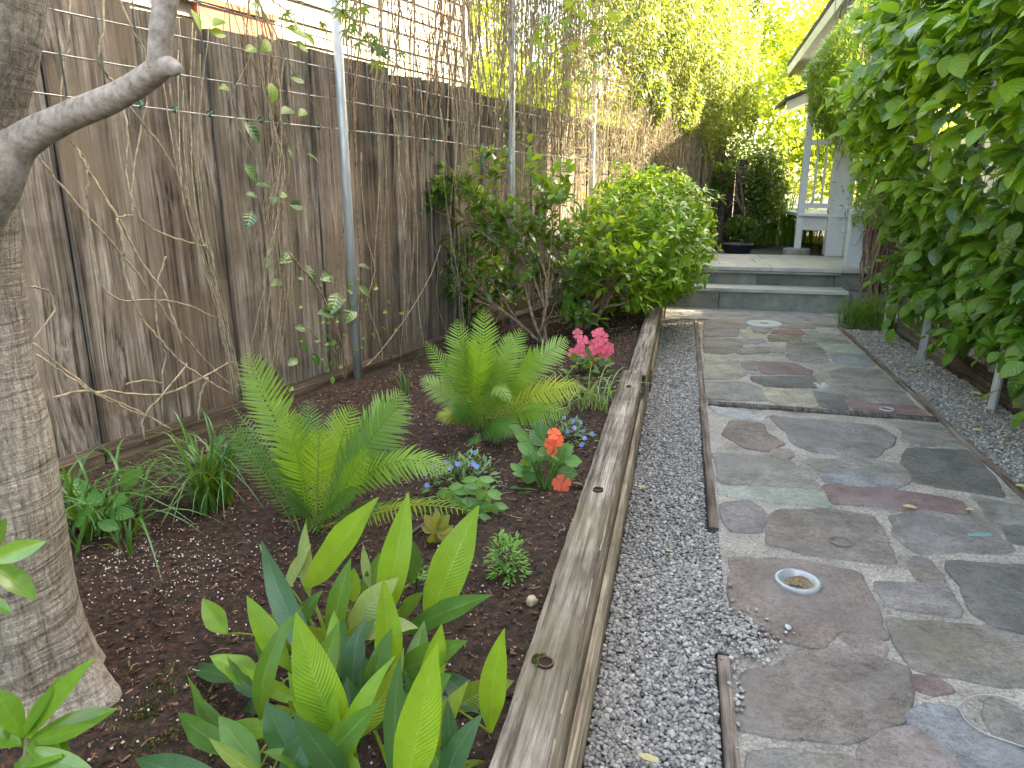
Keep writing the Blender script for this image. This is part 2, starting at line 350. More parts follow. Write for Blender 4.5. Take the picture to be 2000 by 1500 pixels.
ST=[('pk',zA((115,182),(430,184),(415,238),(112,238))),('pu',zA((105,248),(365,246),(355,302),(108,302))),('gy',zA((490,236),(620,240),(560,282),(500,272))),
('ye',zA((425,278),(590,290),(560,318),(480,320),(405,300))),('re',zA((650,258),(760,250),(850,254),(885,276),(860,290),(640,282))),('bl',zA((905,265),(985,262),(1000,292),(912,292))),
('lb',zA((990,236),(1130,240),(1150,288),(1005,286))),('bl',zA((395,326),(500,318),(565,342),(500,362),(400,350))),('ol',zA((612,296),(840,302),(855,344),(622,336))),
('tb',zA((112,310),(375,330),(395,352),(385,382),(112,384))),('gy',zA((875,310),(1180,306),(1225,354),(885,344))),('ol',zA((110,394),(330,396),(345,425),(250,442),(120,430))),
('gn',zA((985,364),(1255,366),(1345,436),(1080,436))),('bl',zA((1100,446),(1360,449),(1415,528),(1150,528))),('pk',zA((590,390),(740,400),(705,432),(610,420))),('tb',zA((360,398),(570,388),(600,425),(380,440))),
('gy',zA((760,436),(1040,442),(1065,500),(930,512),(780,482))),('rd',zA((510,502),(810,518),(930,575),(922,600),(580,590),(522,540))),('gy',zA((412,500),(498,496),(508,560),(422,556))),
('tn',zA((118,480),(350,492),(362,560),(410,600),(330,638),(108,632))),('dk',zA((480,620),(950,622),(965,702),(600,690),(490,650))),('gy',zA((1140,645),(1560,645),(1715,820),(1280,795),(1100,720))),
('gy',zA((1100,582),(1200,552),(1450,560),(1540,636),(1130,622))),('gy',zA((115,660),(400,660),(520,702),(585,800),(130,792))),('ye',zA((560,706),(940,732),(978,850),(700,842),(600,790))),
('dk',zA((955,738),(1180,762),(1205,868),(1025,850))),('rd',zA((1200,798),(1310,802),(1420,832),(1740,842),(1840,926),(1400,898),(1275,868))),('tb',zA((770,348),(960,356),(1050,430),(760,425))),('pk',zA((700,185),(900,192),(1120,200),(1140,228),(900,240),(720,236))),
('lb',zB((60,42),(200,62),(400,92),(370,122),(250,112),(120,82))),('rb',zB((200,130),(370,150),(392,200),(500,268),(400,313),(280,290),(140,212))),('pk',zB((445,306),(540,312),(552,340),(510,364),(440,345))),
('pu',zB((430,102),(1080,162),(1188,222),(1178,268),(1060,348),(700,318),(600,280),(520,180))),('gy',zB((1225,155),(1480,165),(1560,232),(1615,285),(1285,276),(1272,212))),
('gy',zB((90,332),(380,352),(555,382),(680,490),(725,552),(440,526),(130,500))),('dk',zB((1290,302),(1640,314),(1800,470),(1860,590),(1500,535),(1330,500),(1250,402))),
('gy',zB((740,372),(1050,372),(1225,402),(1290,470),(1245,518),(1080,452),(760,445),(640,380))),('bl',zB((762,468),(850,452),(1080,462),(1230,538),(1150,544),(790,510))),
('rd',zB((772,530),(1150,552),(1480,602),(1600,628),(1636,692),(1270,678),(1100,650),(822,628))),('gn',zB((122,542),(400,546),(738,572),(788,656),(500,632),(132,588))),
('pu',zB((134,642),(280,628),(370,680),(395,742),(340,812),(202,808),(150,730))),('br',zB((480,682),(830,684),(1060,722),(1150,900),(1180,1005),(680,955),(432,878),(430,742))),
('pu',zB((1190,724),(1400,690),(1650,735),(1790,795),(1925,928),(1345,936),(1215,838))),('gy',zB((1690,602),(1830,634),(2020,662),(2060,752),(1820,752),(1752,640))),('dk',zB((1885,790),(2060,800),(2080,905),(1935,872))),
('rb',zC((182,92),(600,112),(955,192),(1045,400),(1105,575),(800,538),(755,600),(700,638),(300,558),(205,520),(165,300))),('br',zC((1330,88),(1398,112),(1472,232),(1350,222),(1282,132))),
('pu',zC((1075,252),(1500,262),(1585,448),(1175,388))),('dk',zC((1525,118),(2250,160),(2260,600),(1850,528),(1702,428),(1622,260))),('tb',zC((1172,484),(1700,532),(1920,582),(2350,740),(2380,930),(1990,884),(1700,848),(1322,778),(1222,620))),
('pk',zC((862,580),(1000,577),(1108,640),(1112,698),(950,660))),('br',zC((652,692),(900,672),(1245,782),(1262,1000),(1200,1080),(990,1188),(850,1228),(212,1162),(252,802),(452,790))),
('rd',zC((1325,852),(1440,847),(1522,896),(1400,938),(1335,910))),('bl',zC((1282,1092),(1420,1042),(1560,1052),(1680,1200),(1950,1300),(2100,1480),(1750,1460),(1400,1192))),
('pk',zC((972,1310),(1150,1202),(1330,1162),(1500,1300),(1700,1530),(1500,1640),(1100,1600))),('gy',zC((290,1342),(560,1332),(620,1419),(600,1650),(250,1650))),('tb',zC((645,1352),(900,1362),(1000,1419),(1010,1650),(645,1650))),
('gy',zC((1820,985),(2000,1062),(2250,1150),(2200,1310),(1860,1230),(1782,1080))),('tb',zC((2200,1330),(2600,1400),(2700,1700),(2150,1560)))]
for k,p in ST: stone(p,k)
# small things set in the paving
M_teal=simple('turquoise_glass',[(.10,.27,.26),(.15,.33,.31)],scale=30,ro=.12,bs=0); M_metal=simple('polished_metal_rim',[(.3,.31,.31),(.42,.43,.43)],scale=30,ro=.4,bs=0,metal=.2)
M_white=simple('white_stone',[(.40,.45,.43),(.52,.56,.54)],scale=8,ro=.45,bs=.05)
stone(zB((1645,827),(1790,825),(1808,844),(1662,847)),None,'glass_strip',z=.008,mat=M_teal,jit=0,grow_=0,label='turquoise glass strip set in the purple paving stone',inset=.003)
for q in (zA((955,672),(985,670),(990,678),(960,680)),zA((1015,674),(1045,672),(1052,681),(1020,684)),zA((970,686),(1000,684),(1008,694),(978,696)),zA((1022,688),(1060,686),(1066,696),(1030,699)),zA((1000,697),(1035,697),(1040,704),(1005,704))):
    stone(q,None,'mosaic_chip',z=.009,mat=M_white,jit=0,grow_=0,inset=.002)
def ringobj(name,c,r,t,mat,parent,label=None,z=.012,sx=1,rot=0,arc=(0,6.2832)):
    N=40; P=[]
    for i in range(N+1):
        a=arc[0]+(arc[1]-arc[0])*i/N; x,y=math.cos(a)*r*sx,math.sin(a)*r; P.append((c.x+x*math.cos(rot)-y*math.sin(rot),c.y+x*math.sin(rot)+y*math.cos(rot),z))
    o=tube(name,P,t,mat,parent,n=6)
    if label:o['label']=label
    return o
ringobj('metal_ring',G(1732,800,.01),.035,.006,M_metal,path,'small silver ring set in the dark red paving stone')
ringobj('metal_ring',G(1673,844,.01),.02,.0025,M_metal,path,'tiny thin ring set in the long grey purple paving stone')
ringobj('metal_ring',G(1642,1058,.01),.036,.0025,simple('dull_ring',[(.1,.1,.09),(.2,.19,.17)],ro=.7,bs=0),path,'dull thin ring set in the large brown paving stone')
hc=[G(x,y,.012) for x,y in ((1871,1378),(1892,1362),(1928,1356),(1970,1364),(2020,1385),(2062,1415),(2080,1445),(2065,1462),(2020,1463),(1975,1450),(1925,1432),(1888,1408))]
o=tube('metal_hoop',smoothpath(hc+[hc[0]],5),.0016,M_metal,path); o['label']='large thin silver hoop pressed into the mortar'
# pale disc near the steps
dc=G(1492,632,.012)
def disc(name,c,rings,mat,parent,n=40,sx=1,rot=0):
    V=[];Fc=[]
    for (r,z) in rings:
        for i in range(n):
            a=2*math.pi*i/n; x,y=math.cos(a)*r*sx,math.sin(a)*r; V.append((c.x+x*math.cos(rot)-y*math.sin(rot),c.y+x*math.sin(rot)+y*math.cos(rot),z))
    for k in range(len(rings)-1):
        for i in range(n): a=k*n+i;b=k*n+(i+1)%n; Fc.append((a,b,b+n,a+n))
    Fc.append(tuple((len(rings)-1)*n+i for i in range(n)))
    return put(name,mesh(name,V,Fc,mat,smooth=True),parent)
o=disc('white_disc',dc,[(.165,0),(.163,.016),(.155,.02),(.05,.02),(.045,.015),(.04,.014)],M_white,path); o['label']='pale round stone disc with a dark centre set at the far end of the path'
o=disc('disc_centre',dc,[(.04,.012),(.036,.0185),(.03,.0195)],SM['gy'],path)
# shell dish with soil
sc_=G(1558,1135,.01); def_=None
m,n,b=newmat('pearly_shell'); co=coord(n); c=ramp(n,noise_(n,co,9,3,.5,1),[(.3,(.15,.20,.22)),(.5,(.25,.28,.285)),(.7,(.36,.36,.33))]); L(n,c,b.inputs['Base Color']); rough(b,.22,.6); b.inputs['Coat Weight'].default_value=.25; M_shell=m
o=disc('shell_rim',sc_,[(.073,.001),(.074,.014),(.070,.0175),(.060,.0165),(.046,.011),(.035,.004),(.02,.002)],M_shell,path,sx=1.0); o['label']='pearly round shell dish set in the red brown paving stone'
M_soilbit=simple('dry_soil',[(.06,.045,.03),(.2,.15,.09),(.32,.25,.15)],scale=120,bs=1,bd=.01)
V=[];Fc=[];n_=18
for r,z in ((.044,.009),(.03,.012),(.012,.016)):
    for i in range(n_):
        a=2*math.pi*i/n_; rr=r*(1+.2*math.sin(3*a+r*90)); V.append((sc_.x+.006+math.cos(a)*rr,sc_.y-.004+math.sin(a)*rr*.8,z+.004*rng.random()))
for k in range(2):
    for i in range(n_): a=k*n_+i;b_=k*n_+(i+1)%n_; Fc.append((a,b_,b_+n_,a+n_))
Fc.append(tuple(2*n_+i for i in range(n_))); put('soil_crumbs',mesh('soil_crumbs',V,Fc,M_soilbit),path)
# boards: left and right border, cross board
def boards(x,ys,w=.045):
    for a,b in zip(ys[:-1],ys[1:]): beam('border_board',(x+rng.uniform(-.003,.003),a,-.03),(x+rng.uniform(-.003,.003),b-.006,-.03),w,.085+rng.uniform(-.004,.004),M_border,path,bev=.003)
boards(.182,[-.6,1.78,1.79],.034); boards(.182,[2.55,4.2,7.05],.036); boards(1.462,[-.6,2.6,4.05,5.0,6.95],.034)
def bx(p,q): return (p+q)/2
c1=G(1380,787,.012);c2=G(1833,820,.012); beam('cross_board',(PX0+.012,c1.y+.02,-.03),(PX1-.004,c2.y+.03,-.03),.055,.088,M_cross,path,bev=.003)
# apron slab before the steps
M_conc=simple('grey_concrete',[(.14,.14,.135),(.25,.25,.24),(.34,.335,.32)],scale=7,bs=.3,bd=.005,jit=False,var=0,det=8)
V,Fc=boxg((-.12,7.09,-.06),(1.72,7.86,.006)); o=put('concrete_apron',mesh('concrete_apron',V,Fc,M_conc)); tag(bevel(o),kind='structure')
# ================================================================== GRAVEL
M_grav=simple('gravel_base',[(.02,.02,.02),(.07,.07,.065),(.13,.125,.12)],scale=70,bs=1,bd=.01,jit=False,var=0,det=3)
tag(grid('gravel_bed',-.15,.2,-.6,7.09,4,80,lambda x,y:-.022,M_grav),kind='structure')
tag(grid('gravel_bed',1.49,1.93,-.6,8.0,4,80,lambda x,y:-.022,M_grav),kind='structure')
tag(grid('side_yard',1.99,3.4,-1.0,8.6,4,40,lambda x,y:.03,M_grav),kind='structure')
import bmesh
def icot(sub):
    bm=bmesh.new(); bmesh.ops.create_icosphere(bm,subdivisions=sub,radius=.5); bm.verts.ensure_lookup_table()
    V=np.array([v.co[:] for v in bm.verts],np.float32);Fc=np.array([[v.index for v in f.verts] for f in bm.faces],np.int32); bm.free(); return V,Fc,np.zeros((len(V),2),np.float32)
def pebbles(name,pts,size,mat,sub=1,flat=(.38,.62),label=None,cat=None,kind='stuff'):
    tpl=icot(sub); N=len(pts); T=np.asarray(pts)
    V=tpl[0][None]*np.ones((N,1,1)); sxy=np.stack([nr.uniform(.8,1.25,N),nr.uniform(.65,.95,N),nr.uniform(*flat,N)],1)
    V=V*sxy[:,None,:]*(1+nr.normal(0,.07,(N,len(tpl[0]),1)))
    tilt=nr.normal(0,.32,(N,2)); z=np.concatenate([tilt,np.ones((N,1))],1); d=rdir(N); Rm=frame(d-z*np.sum(d*z,1,keepdims=True)/np.sum(z*z,1,keepdims=True),z)
    S=size*nr.uniform(.7,1.35,N) if np.isscalar(size) else size
    P=np.einsum('nij,nvj->nvi',Rm,V)*S[:,None,None]+T[:,None,:]
    FF=(tpl[1][None]+np.arange(N)[:,None,None]*len(tpl[0])).reshape(-1,3)
    me=mesh(name,P.reshape(-1,3),FF,mat,smooth=True,rnd=np.repeat(nr.random(N),len(tpl[0]))); o=put(name,me); tag(o,label,cat,kind=kind); return o
def pebmat(name,cols,ro=.55):
    m,n,b=newmat(name); r=rnd_(n); k=len(cols); c=ramp(n,r,[(i/(k-1),cols[i]) for i in range(k)]); z=noise_(n,coord(n,jit=False),60,4); c=mixc(n,.5,c,ramp(n,z,[(.35,(.5,.5,.5)),(.65,(1,1,1))]),'MULTIPLY'); L(n,c,b.inputs['Base Color']); rough(b,ro,.4); return m
M_peb=pebmat('pea_gravel',[(.09,.09,.085),(.27,.265,.25),(.16,.165,.16),(.38,.365,.335),(.23,.23,.225),(.5,.48,.44),(.15,.14,.13),(.33,.31,.27)])
def jgrid(x0,x1,y0,y1,s):
    xs=np.arange(x0,x1,s);ys=np.arange(y0,y1,s*.87); g=np.array([(x+(.5*s if j%2 else 0),y) for j,y in enumerate(ys) for x in xs]); return g+nr.normal(0,s*.22,g.shape)
def gravelpts(x0,x1,y0,y1,s,z=-.012,lay=2):
    o=[]
    for l in range(lay):
        g=jgrid(x0,x1,y0,y1,s); zz=z+l*.006+nr.normal(0,.0025,len(g))+np.array([.006*nz3(a,b,4,2) for a,b in g]); o.append(np.column_stack([g,zz]))
    return np.concatenate(o)
_g=np.concatenate([gravelpts(-.14,.158,.7,2.3,.0115),gravelpts(.158,.196,1.8,2.54,.0115)]); o=pebbles('gravel',_g,.0150,M_peb,2,label='grey pea gravel strip between the timber wall and the path',cat='gravel')
pebbles('gravel',gravelpts(-.14,.158,2.3,4.2,.0125),.0160,M_peb,1,label='grey pea gravel strip beside the middle of the path',cat='gravel')
pebbles('gravel',gravelpts(-.14,.158,4.2,7.08,.0155),.0195,M_peb,1,label='grey pea gravel strip near the steps',cat='gravel')
pebbles('gravel',gravelpts(1.495,1.90,2.7,5.2,.0155),.0185,M_peb,1,label='grey pea gravel right of the path below the climbing hydrangea',cat='gravel')
pebbles('gravel',gravelpts(1.495,1.88,5.2,6.9,.018),.021,M_peb,1,label='grey pea gravel right of the path towards the grass clumps',cat='gravel')
pebbles('gravel',gravelpts(2.0,2.9,3.4,8.2,.027,z=.04,lay=1),.032,pebmat('pale_gravel',[(.3,.29,.28),(.5,.48,.46),(.4,.39,.37),(.6,.58,.55)]),1,label='pale gravel of the side yard behind the low timber edging',cat='gravel')
# pebbles spilled on the path
sp=[]
for (cx,cy,sx,sy,n_) in ((1435,1225,38,22,240),(1475,1262,45,22,170),(1400,1190,20,30,80),(1440,1345,12,90,40),(1395,1400,15,60,20)):
    for _ in range(n_):
        p=G(cx+rng.gauss(0,sx*.6),cy+rng.gauss(0,sy*.6),.01)
        if p.x<.55: sp.append((p.x,p.y,.012))
pebbles('spilled_gravel',sp,.0115,M_peb,2,label='loose pebbles spilled from the gravel onto the edge of the path',cat='gravel')
for i,(px,py,s) in enumerate(((1539,1226,.022),)): 
    o=pebbles('pebble',[(G(px,py,.014).x,G(px,py,.014).y,.016)],np.array([s]),M_white,2,kind=None); tag(o,'single white pebble lying on the red brown stone below the shell dish','pebble')
# ================================================================== TIMBER WALL AND BED
tw=thing('timber_retaining_wall','long weathered grey timber wall holding the flower bed beside the gravel','retaining wall',(-.2,3.5,0))
def roughbeam(name,x0,x1,y0,y1,z0,z1,mat,parent,ny=60,amp=.004,side=None):
    """beam along Y with a worn, uneven outline"""
    prof=[(x0,z0),(x0,(z0+z1)/2),(x0,z1-.006),(x0+.004,z1-.001),(x0*.65+x1*.35,z1),(x0*.35+x1*.65,z1),(x1-.004,z1-.001),(x1,z1-.006),(x1,(z0+z1)/2),(x1,z0)]
    k=len(prof);V=[];Fc=[]
    for j in range(ny+1):
        y=y0+(y1-y0)*j/ny
        for i,(x,z) in enumerate(prof):
            a=amp*(1 if 0<i<k-1 else .5); V.append((x+a*(nz3(y*9,i*.9,1,z0*9)+.6*nz3(y*33,i*2.1,1,3)),y,z+a*.8*(nz3(y*7,i*.7,1,7+z0*5))+.4*a*nz3(y*40,i*3,1,9)))
    for j in range(ny):
        for i in range(k): a=j*k+i;b=j*k+(i+1)%k; Fc.append((a,b,b+k,a+k))
    Fc.append(tuple(range(k)));Fc.append(tuple(ny*k+i for i in range(k))[::-1])
    me=mesh(name,V,Fc,mat); 
    if side is not None:
        me.materials.append(side); mi=[]
        for f in me.polygons: mi.append(1 if f.normal.x>.75 else 0)
        me.polygons.foreach_set('material_index',mi)
    me.polygons.foreach_set('use_smooth',[True]*len(me.polygons))
    return put(name,me,parent)
roughbeam('timber',-.262,-.160,-.5,3.68,.165,.318,M_timber,tw,260,.0026,M_timberside)
roughbeam('timber',-.246,-.146,-.5,4.4,-.08,.160,M_timberside,tw,160,.0025,M_timberside)
roughbeam('timber',-.240,-.140,3.69,6.9,.150,.292,M_timber,tw,140,.0026,M_timberside)
roughbeam('timber',-.236,-.134,4.41,7.6,-.08,.145,M_timberside,tw,90,.0025,M_timberside)
M_hole=simple('rusty_hole',[(.006,.005,.004),(.03,.02,.012)],scale=60,bs=0)
M_rust=simple('rusty_steel',[(.08,.035,.02),(.2,.1,.05)],scale=60,bs=.3)
for px,py,r in ((1168,957,.0135),(1065,1295,.014),(1228,755,.010)):
    c=G(px,py,.32); disc('bolt_hole',Vector((c.x,c.y,0)),[(r*1.25,.312),(r*1.25,.3235),(r,.3245),(r*.95,.3215)],M_hole,tw,n=18); ringobj('washer_edge',c,r*1.12,.0018,M_rust,tw,z=.3235)
M_moss=simple('moss',[(.03,.04,.008),(.1,.12,.02),(.17,.18,.04)],scale=90,bs=1,bd=.01)
c=G(1058,1292,.32); V=[];Fc=[]; mb=MB()
for i in range(90):
    a=rng.uniform(1.2,4.6); r=rng.uniform(.011,.021); p=Vector((c.x+math.cos(a)*r,c.y+math.sin(a)*r,.322)); s=.0022
    mb.add([p+Vector((-s,0,0)),p+Vector((s,0,0)),p+Vector((rng.gauss(0,s),rng.gauss(0,s),.006))],[(0,1,2)])
mb.build('moss_tuft',M_moss,tw)
# soil
def soilz(x,y):
    u,_=fuv(Vector((x,y,0))); return .205+.03*max(0,min(1,(x+.9)/.6))+.018*nz3(x,y,3)+.012*nz3(x,y,11,2)+.006*nz3(x,y,37,4)
M_soil=simple('dark_bark_soil',[(.006,.004,.003),(.028,.016,.011),(.075,.04,.026)],scale=45,bs=1,bd=.02,jit=False,var=0,det=6)
def soilxy(v):
    x,y,z=v; t=(x+1)/1.0  # parameter -1..0 -> fence line .. timber line
    return v
NY=150;NX=60;V=[]
for j in range(NY+1):
    y=-.6+8.8*j/NY; xf=(FD0+.0-FN.y*y)/FN.x-.1; xt=-.235
    xf=min(xf,xt-.05)
    for i in range(NX+1):
        x=xf+(xt-xf)*i/NX; V.append((x,y,soilz(x,y)))
i=np.arange(NY)[:,None]*(NX+1)+np.arange(NX)[None]; Fc=np.stack([i,i+1,i+NX+2,i+NX+1],-1).reshape(-1,4)
tag(put('soil_bed',mesh('soil_bed',V,Fc,M_soil,smooth=True)),kind='structure')
def bedpt():
    while 1:
        y=.7+6.8*rng.random()**1.35; xf=(FD0+.1-FN.y*y)/FN.x; x=rng.uniform(xf,-.27)
        if x<-.27: return x,y
M_chip=pebmat('bark_chip',[(.018,.009,.006),(.065,.027,.017),(.13,.058,.034),(.26,.15,.095),(.035,.017,.011)],.85)
bv=boxg((-.5,-.5,-.5),(.5,.5,.5)); bt=(np.array(bv[0],np.float32),np.array(bv[1],np.int32),np.zeros((8,2),np.float32))
N=34000; P=[bedpt() for _ in range(N)]; T=np.array([(x,y,soilz(x,y)+.003+.004*rng.random()) for x,y in P])
Rm=frame(rdir(N)*np.array([1,1,.35]),np.array([[0,0,1.0]])+.5*nr.normal(size=(N,3))); Sx=.004+.014*nr.random(N)**2
V_=bt[0][None]*np.stack([nr.uniform(.15,.4,N),np.ones(N),nr.uniform(.08,.2,N)],1)[:,None,:]*Sx[:,None,None]
P_=np.einsum('nij,nvj->nvi',Rm,V_)+T[:,None,:]; FF=(bt[1][None]+np.arange(N)[:,None,None]*8).reshape(-1,4)
tag(put('bark_mulch',mesh('bark_mulch',P_.reshape(-1,3),FF,M_chip,rnd=np.repeat(nr.random(N),8))),'dark reddish bark mulch covering the soil of the flower bed','mulch',kind='stuff')
pp=[]
for k in range(4800):
    x,y=bedpt()
    if nz3(x,y,3.2,8)<-.12 and rng.random()<.75: continue
    pp.append((x,y,soilz(x,y)+.006))
for k in range(420):
    p=G(rng.gauss(330,110),rng.gauss(1120,45),.2); pp.append((p.x,p.y,soilz(p.x,p.y)+.006))
M_perl=pebmat('perlite',[(.4,.35,.29),(.62,.58,.52),(.75,.72,.68)],.8)
pebbles('perlite',pp,np.array([.0025+.0055*rng.random()**2.2 for _ in pp]),M_perl,1,flat=(.6,.9),label='white perlite grains scattered over the dark bed soil',cat='perlite')
# kickboards along the fence foot
kb=thing('bed_edging_boards','dark damp boards edging the bed along the foot of the fence','edging',FU(2,.2))
us=[-.2,1.55,3.35,5.2,7.2,9.4]
for a,b in zip(us[:-1],us[1:]):
    beam('board',FU(a,.19,-.03),FU(b-.01,.19,-.03),.10,.14,M_darkwood,kb,bev=.006)
# low timber edging on the right
te=thing('low_timber_edging','low grey timber edging behind the stakes at the right gravel strip','edging',(1.96,5,0))
roughbeam('timber',1.905,1.985,-.5,5.55,-.05,.125,M_darkwood,te,90,.004); roughbeam('timber',1.90,1.98,5.56,6.75,-.05,.135,M_timber,te,30,.003)
# ================================================================== FENCE
fence=thing('board_fence','tall weathered grey brown board fence of wide vertical planks behind the flower bed','fence',FU(6,0,-.09))
def fence_board(u0,u1,z0,z1,off,th=.022):
    w=u1-u0; nx=5;nz_=10; V=[];Fc=[]
    s=rng.random()*50; slant=rng.uniform(-.012,.012)
    for side in (0,1):
        for j in range(nz_+1):
            for i in range(nx+1):
                x=-w/2+w*i/nx; z=(z1-z0)*j/nz_
                if j==nz_: z+=.010*nz3(i*1.3,s,1)+slant*(i/nx-.5)*2
                e=(i==0)-(i==nx); x+=e*.003*nz3(z*6,s,1,3)
                y=-.004*math.cos(math.pi*(i/nx-.5))+.003*nz3(z*3,i+s,1)
                V.append((x,y-(th if side else 0),z))
    st=(nx+1)*(nz_+1)
    for j in range(nz_):
        for i in range(nx):
            a=j*(nx+1)+i; Fc.append((a,a+nx+1,a+nx+2,a+1)); a+=st; Fc.append((a,a+1,a+nx+2,a+nx+1))
    for i in range(nx): a=nz_*(nx+1)+i; Fc.append((a,a+st,a+st+1,a+1))
    for j in range(nz_):
        a=j*(nx+1); Fc.append((a,a+st,a+st+nx+1,a+nx+1)); a=j*(nx+1)+nx; Fc.append((a,a+nx+1,a+nx+1+st,a+st))
    me=mesh('board',V,Fc,M_fence)
    p=FU((u0+u1)/2,z0,off); M=Matrix(((FD.x,FN.x,0,p.x),(FD.y,FN.y,0,p.y),(0,0,1,p.z),(0,0,0,1)))
    o=put('board',me,fence,M=M); return o
BJ=[-.9,-.6,-.3,.0,.3,.62,.95,1.28,1.61,1.98,2.315,2.64,2.94,3.24,3.6,3.92]
while BJ[-1]<11.6: BJ.append(BJ[-1]+rng.choice([.29,.31,.3,.27,.33]))
for k,(a,b) in enumerate(zip(BJ[:-1],BJ[1:])):
    top=1.95-.015*a; fence_board(a+.003,b-.007,.02,top+rng.uniform(-.012,.012),-.085-(.012 if k%2 else 0)+rng.uniform(-.003,.003))
    fence_board(b-.07,b+.07,.02,top-.03,-.125,.02)
for z in (.45,1.55): beam('rail',FU(-.9,z,-.19),FU(11.6,z-.1,-.19),.04,.09,M_darkwood,fence)
M_end=woodmat('pale_cream_wood',[(.3,.24,.16),(.5,.41,.29),(.66,.56,.42)],knots=False,dark=.2)  # paler, creamier wood tone than the fence boards
beam('end_post',FU(11.64,.3,-.1),FU(11.64,1.83,-.1),.1,.1,M_end,fence,up=FD)
# ------------------------------------------------------------------ wire trellis and pipes
tr=thing('wire_trellis','galvanised square wire mesh standing in front of the board fence','trellis',FU(6,1.5,-.01))
WZ=[1.575+.139*i for i in range(17)]
for i,z in enumerate(WZ):
    P=[FU(u,z-.013*u+.006*math.sin(u*2.1+i),.0) for u in np.arange(.9,11.7,.45)]; tube('horizontal_wire',P,.0036 if i<5 else .003,M_wire,tr,n=4)
k=0
for u in np.arange(1.02,11.7,.15):
    P=[FU(u+.004*math.sin(z*5+u*9),z-.013*u,.006) for z in (1.575,2.1,2.7,3.3,3.8)]; tube('vertical_wire',P,.0030,M_wire,tr,n=4)
M_tie=simple('green_tie',[(.01,.12,.08),(.02,.22,.15)],scale=30,ro=.5,bs=0)
for u in (1.9,2.05,2.22,2.5,2.62,2.88,3.3,3.55,3.9):
    z=1.575-.013*u; c=FU(u,z,.0); P=[c+Vector((0,0,.012*math.cos(t)))+FN*(.012*math.sin(t))+FD*(.006*math.sin(t*2.2)) for t in np.linspace(0,6.3,9)]; tube('plant_tie',P,.0038,M_tie,tr,n=5)
for i,(u,lab) in enumerate(((3.02,'tall galvanised pipe, the nearest and thickest, rising before the fence between fern and wall'),(4.87,'galvanised pipe behind the leafy shrub, second from the left along the fence'),(6.46,'thin looking galvanised pipe third from the left where the hanging vines thicken'),(7.95,'galvanised pipe buried in the tan stems beyond the glossy shrub'),(9.45,'farthest galvanised pipe beside the sunny end of the fence'))):
    t=thing('metal_pipe',lab,'pipe',FU(u,.1,.03),'galvanised pipes carrying the wire trellis')
    tube('post',[FU(u,.05,.035),FU(u-.003,1.4,.035),FU(u-.004,3.9,.035)],.0245,M_galv,t,n=16)
    tube('clamp',[FU(u-.03,1.575-.013*u,.012),FU(u+.03,1.575-.013*u,.012)],.006,M_galv,t,n=6)
    tube('cap',[FU(u-.004,3.9,.035),FU(u-.004,3.93,.035)],.028,M_galv,t,n=16)
t=tube('plant_stake',[FP(941,345,.02),FP(941,280,.02)],.006,M_tie); tag(t,'short bright green plant stake hanging on the wire mesh above the shrub','stake')
# ================================================================== NEIGHBOUR HOUSE
M_cream=simple('cream_siding_paint',[(.36,.335,.27),(.42,.39,.32)],scale=3,ro=.6,bs=.05,var=.08)
M_coral=simple('coral_paint',[(.45,.13,.07),(.5,.16,.09)],scale=4,ro=.6,bs=0,var=0)
M_trimd=simple('brown_trim_paint',[(.12,.06,.03),(.22,.12,.06)],scale=4,ro=.6,bs=0,var=0)
HO=-1.9
def HP(px,py,off=0): return FP(px,py,HO+off)
hc=HP(915,190); hu=hc.dot(FD)
nh=thing('neighbour_house','cream clapboard neighbour house with a coral trim board seen above the fence','house',FU(hu-3,0,HO-.2))
V,Fc=boxg((-.15,-4,0),(0,hu,5.2)); 
def FB(name,u0,u1,z0,z1,o0,o1,mat,parent,bev=0):
    P=[FU(u,z,o) for u,z,o in ((u0,z0,o0),(u1,z0,o0),(u1,z0,o1),(u0,z0,o1),(u0,z1,o0),(u1,z1,o0),(u1,z1,o1),(u0,z1,o1))]
    Fc=[(0,1,2,3),(4,7,6,5),(0,4,5,1),(1,5,6,2),(2,6,7,3),(3,7,4,0)]
    o=put(name,mesh(name,P,Fc,mat),parent)
    if bev: bevel(o,bev)
    return o
FB('wall',-3,hu,0,5.2,HO-3.0,HO-.03,M_cream,nh)
z=1.3
while z<5.1:
    P=[FU(u,zz,o) for u,zz,o in ((-3,z,HO+.004),(hu,z,HO+.004),(hu,z,HO-.028),(-3,z,HO-.028),(-3,z+.158,HO-.014),(hu,z+.158,HO-.014),(hu,z+.158,HO-.028),(-3,z+.158,HO-.028))]
    put('siding_board',mesh('siding_board',P,[(0,1,2,3),(4,7,6,5),(0,4,5,1),(1,5,6,2),(2,6,7,3),(3,7,4,0)],M_cream),nh); z+=.155
FB('corner_board',hu-.09,hu+.02,.2,5.15,HO-.02,HO+.03,M_cream,nh)
a=HP(392,16,.06);b=HP(540,64,.06); ua,za=fuv(a);ub,zb=fuv(b); zt=zb+.10
FB('trim_board',ua-.02,ub,zt-.28,zt-.02,HO-.01,HO+.05,M_coral,nh); FB('trim_cap',ua-.3,ub+.02,zt-.019,zt+.015,HO-.01,HO+.075,M_trimd,nh)
V=[FU(-3.3,5.15,HO+.35),FU(hu+.35,5.15,HO+.35),FU(hu+.35,6.3,HO-1.6),FU(-3.3,6.3,HO-1.6)]; V+=[v-Vector((0,0,.12)) for v in V]
put('roof',mesh('roof',V,[(0,1,2,3),(7,6,5,4),(0,4,5,1),(1,5,6,2),(2,6,7,3),(3,7,4,0)],M_trimd),nh)
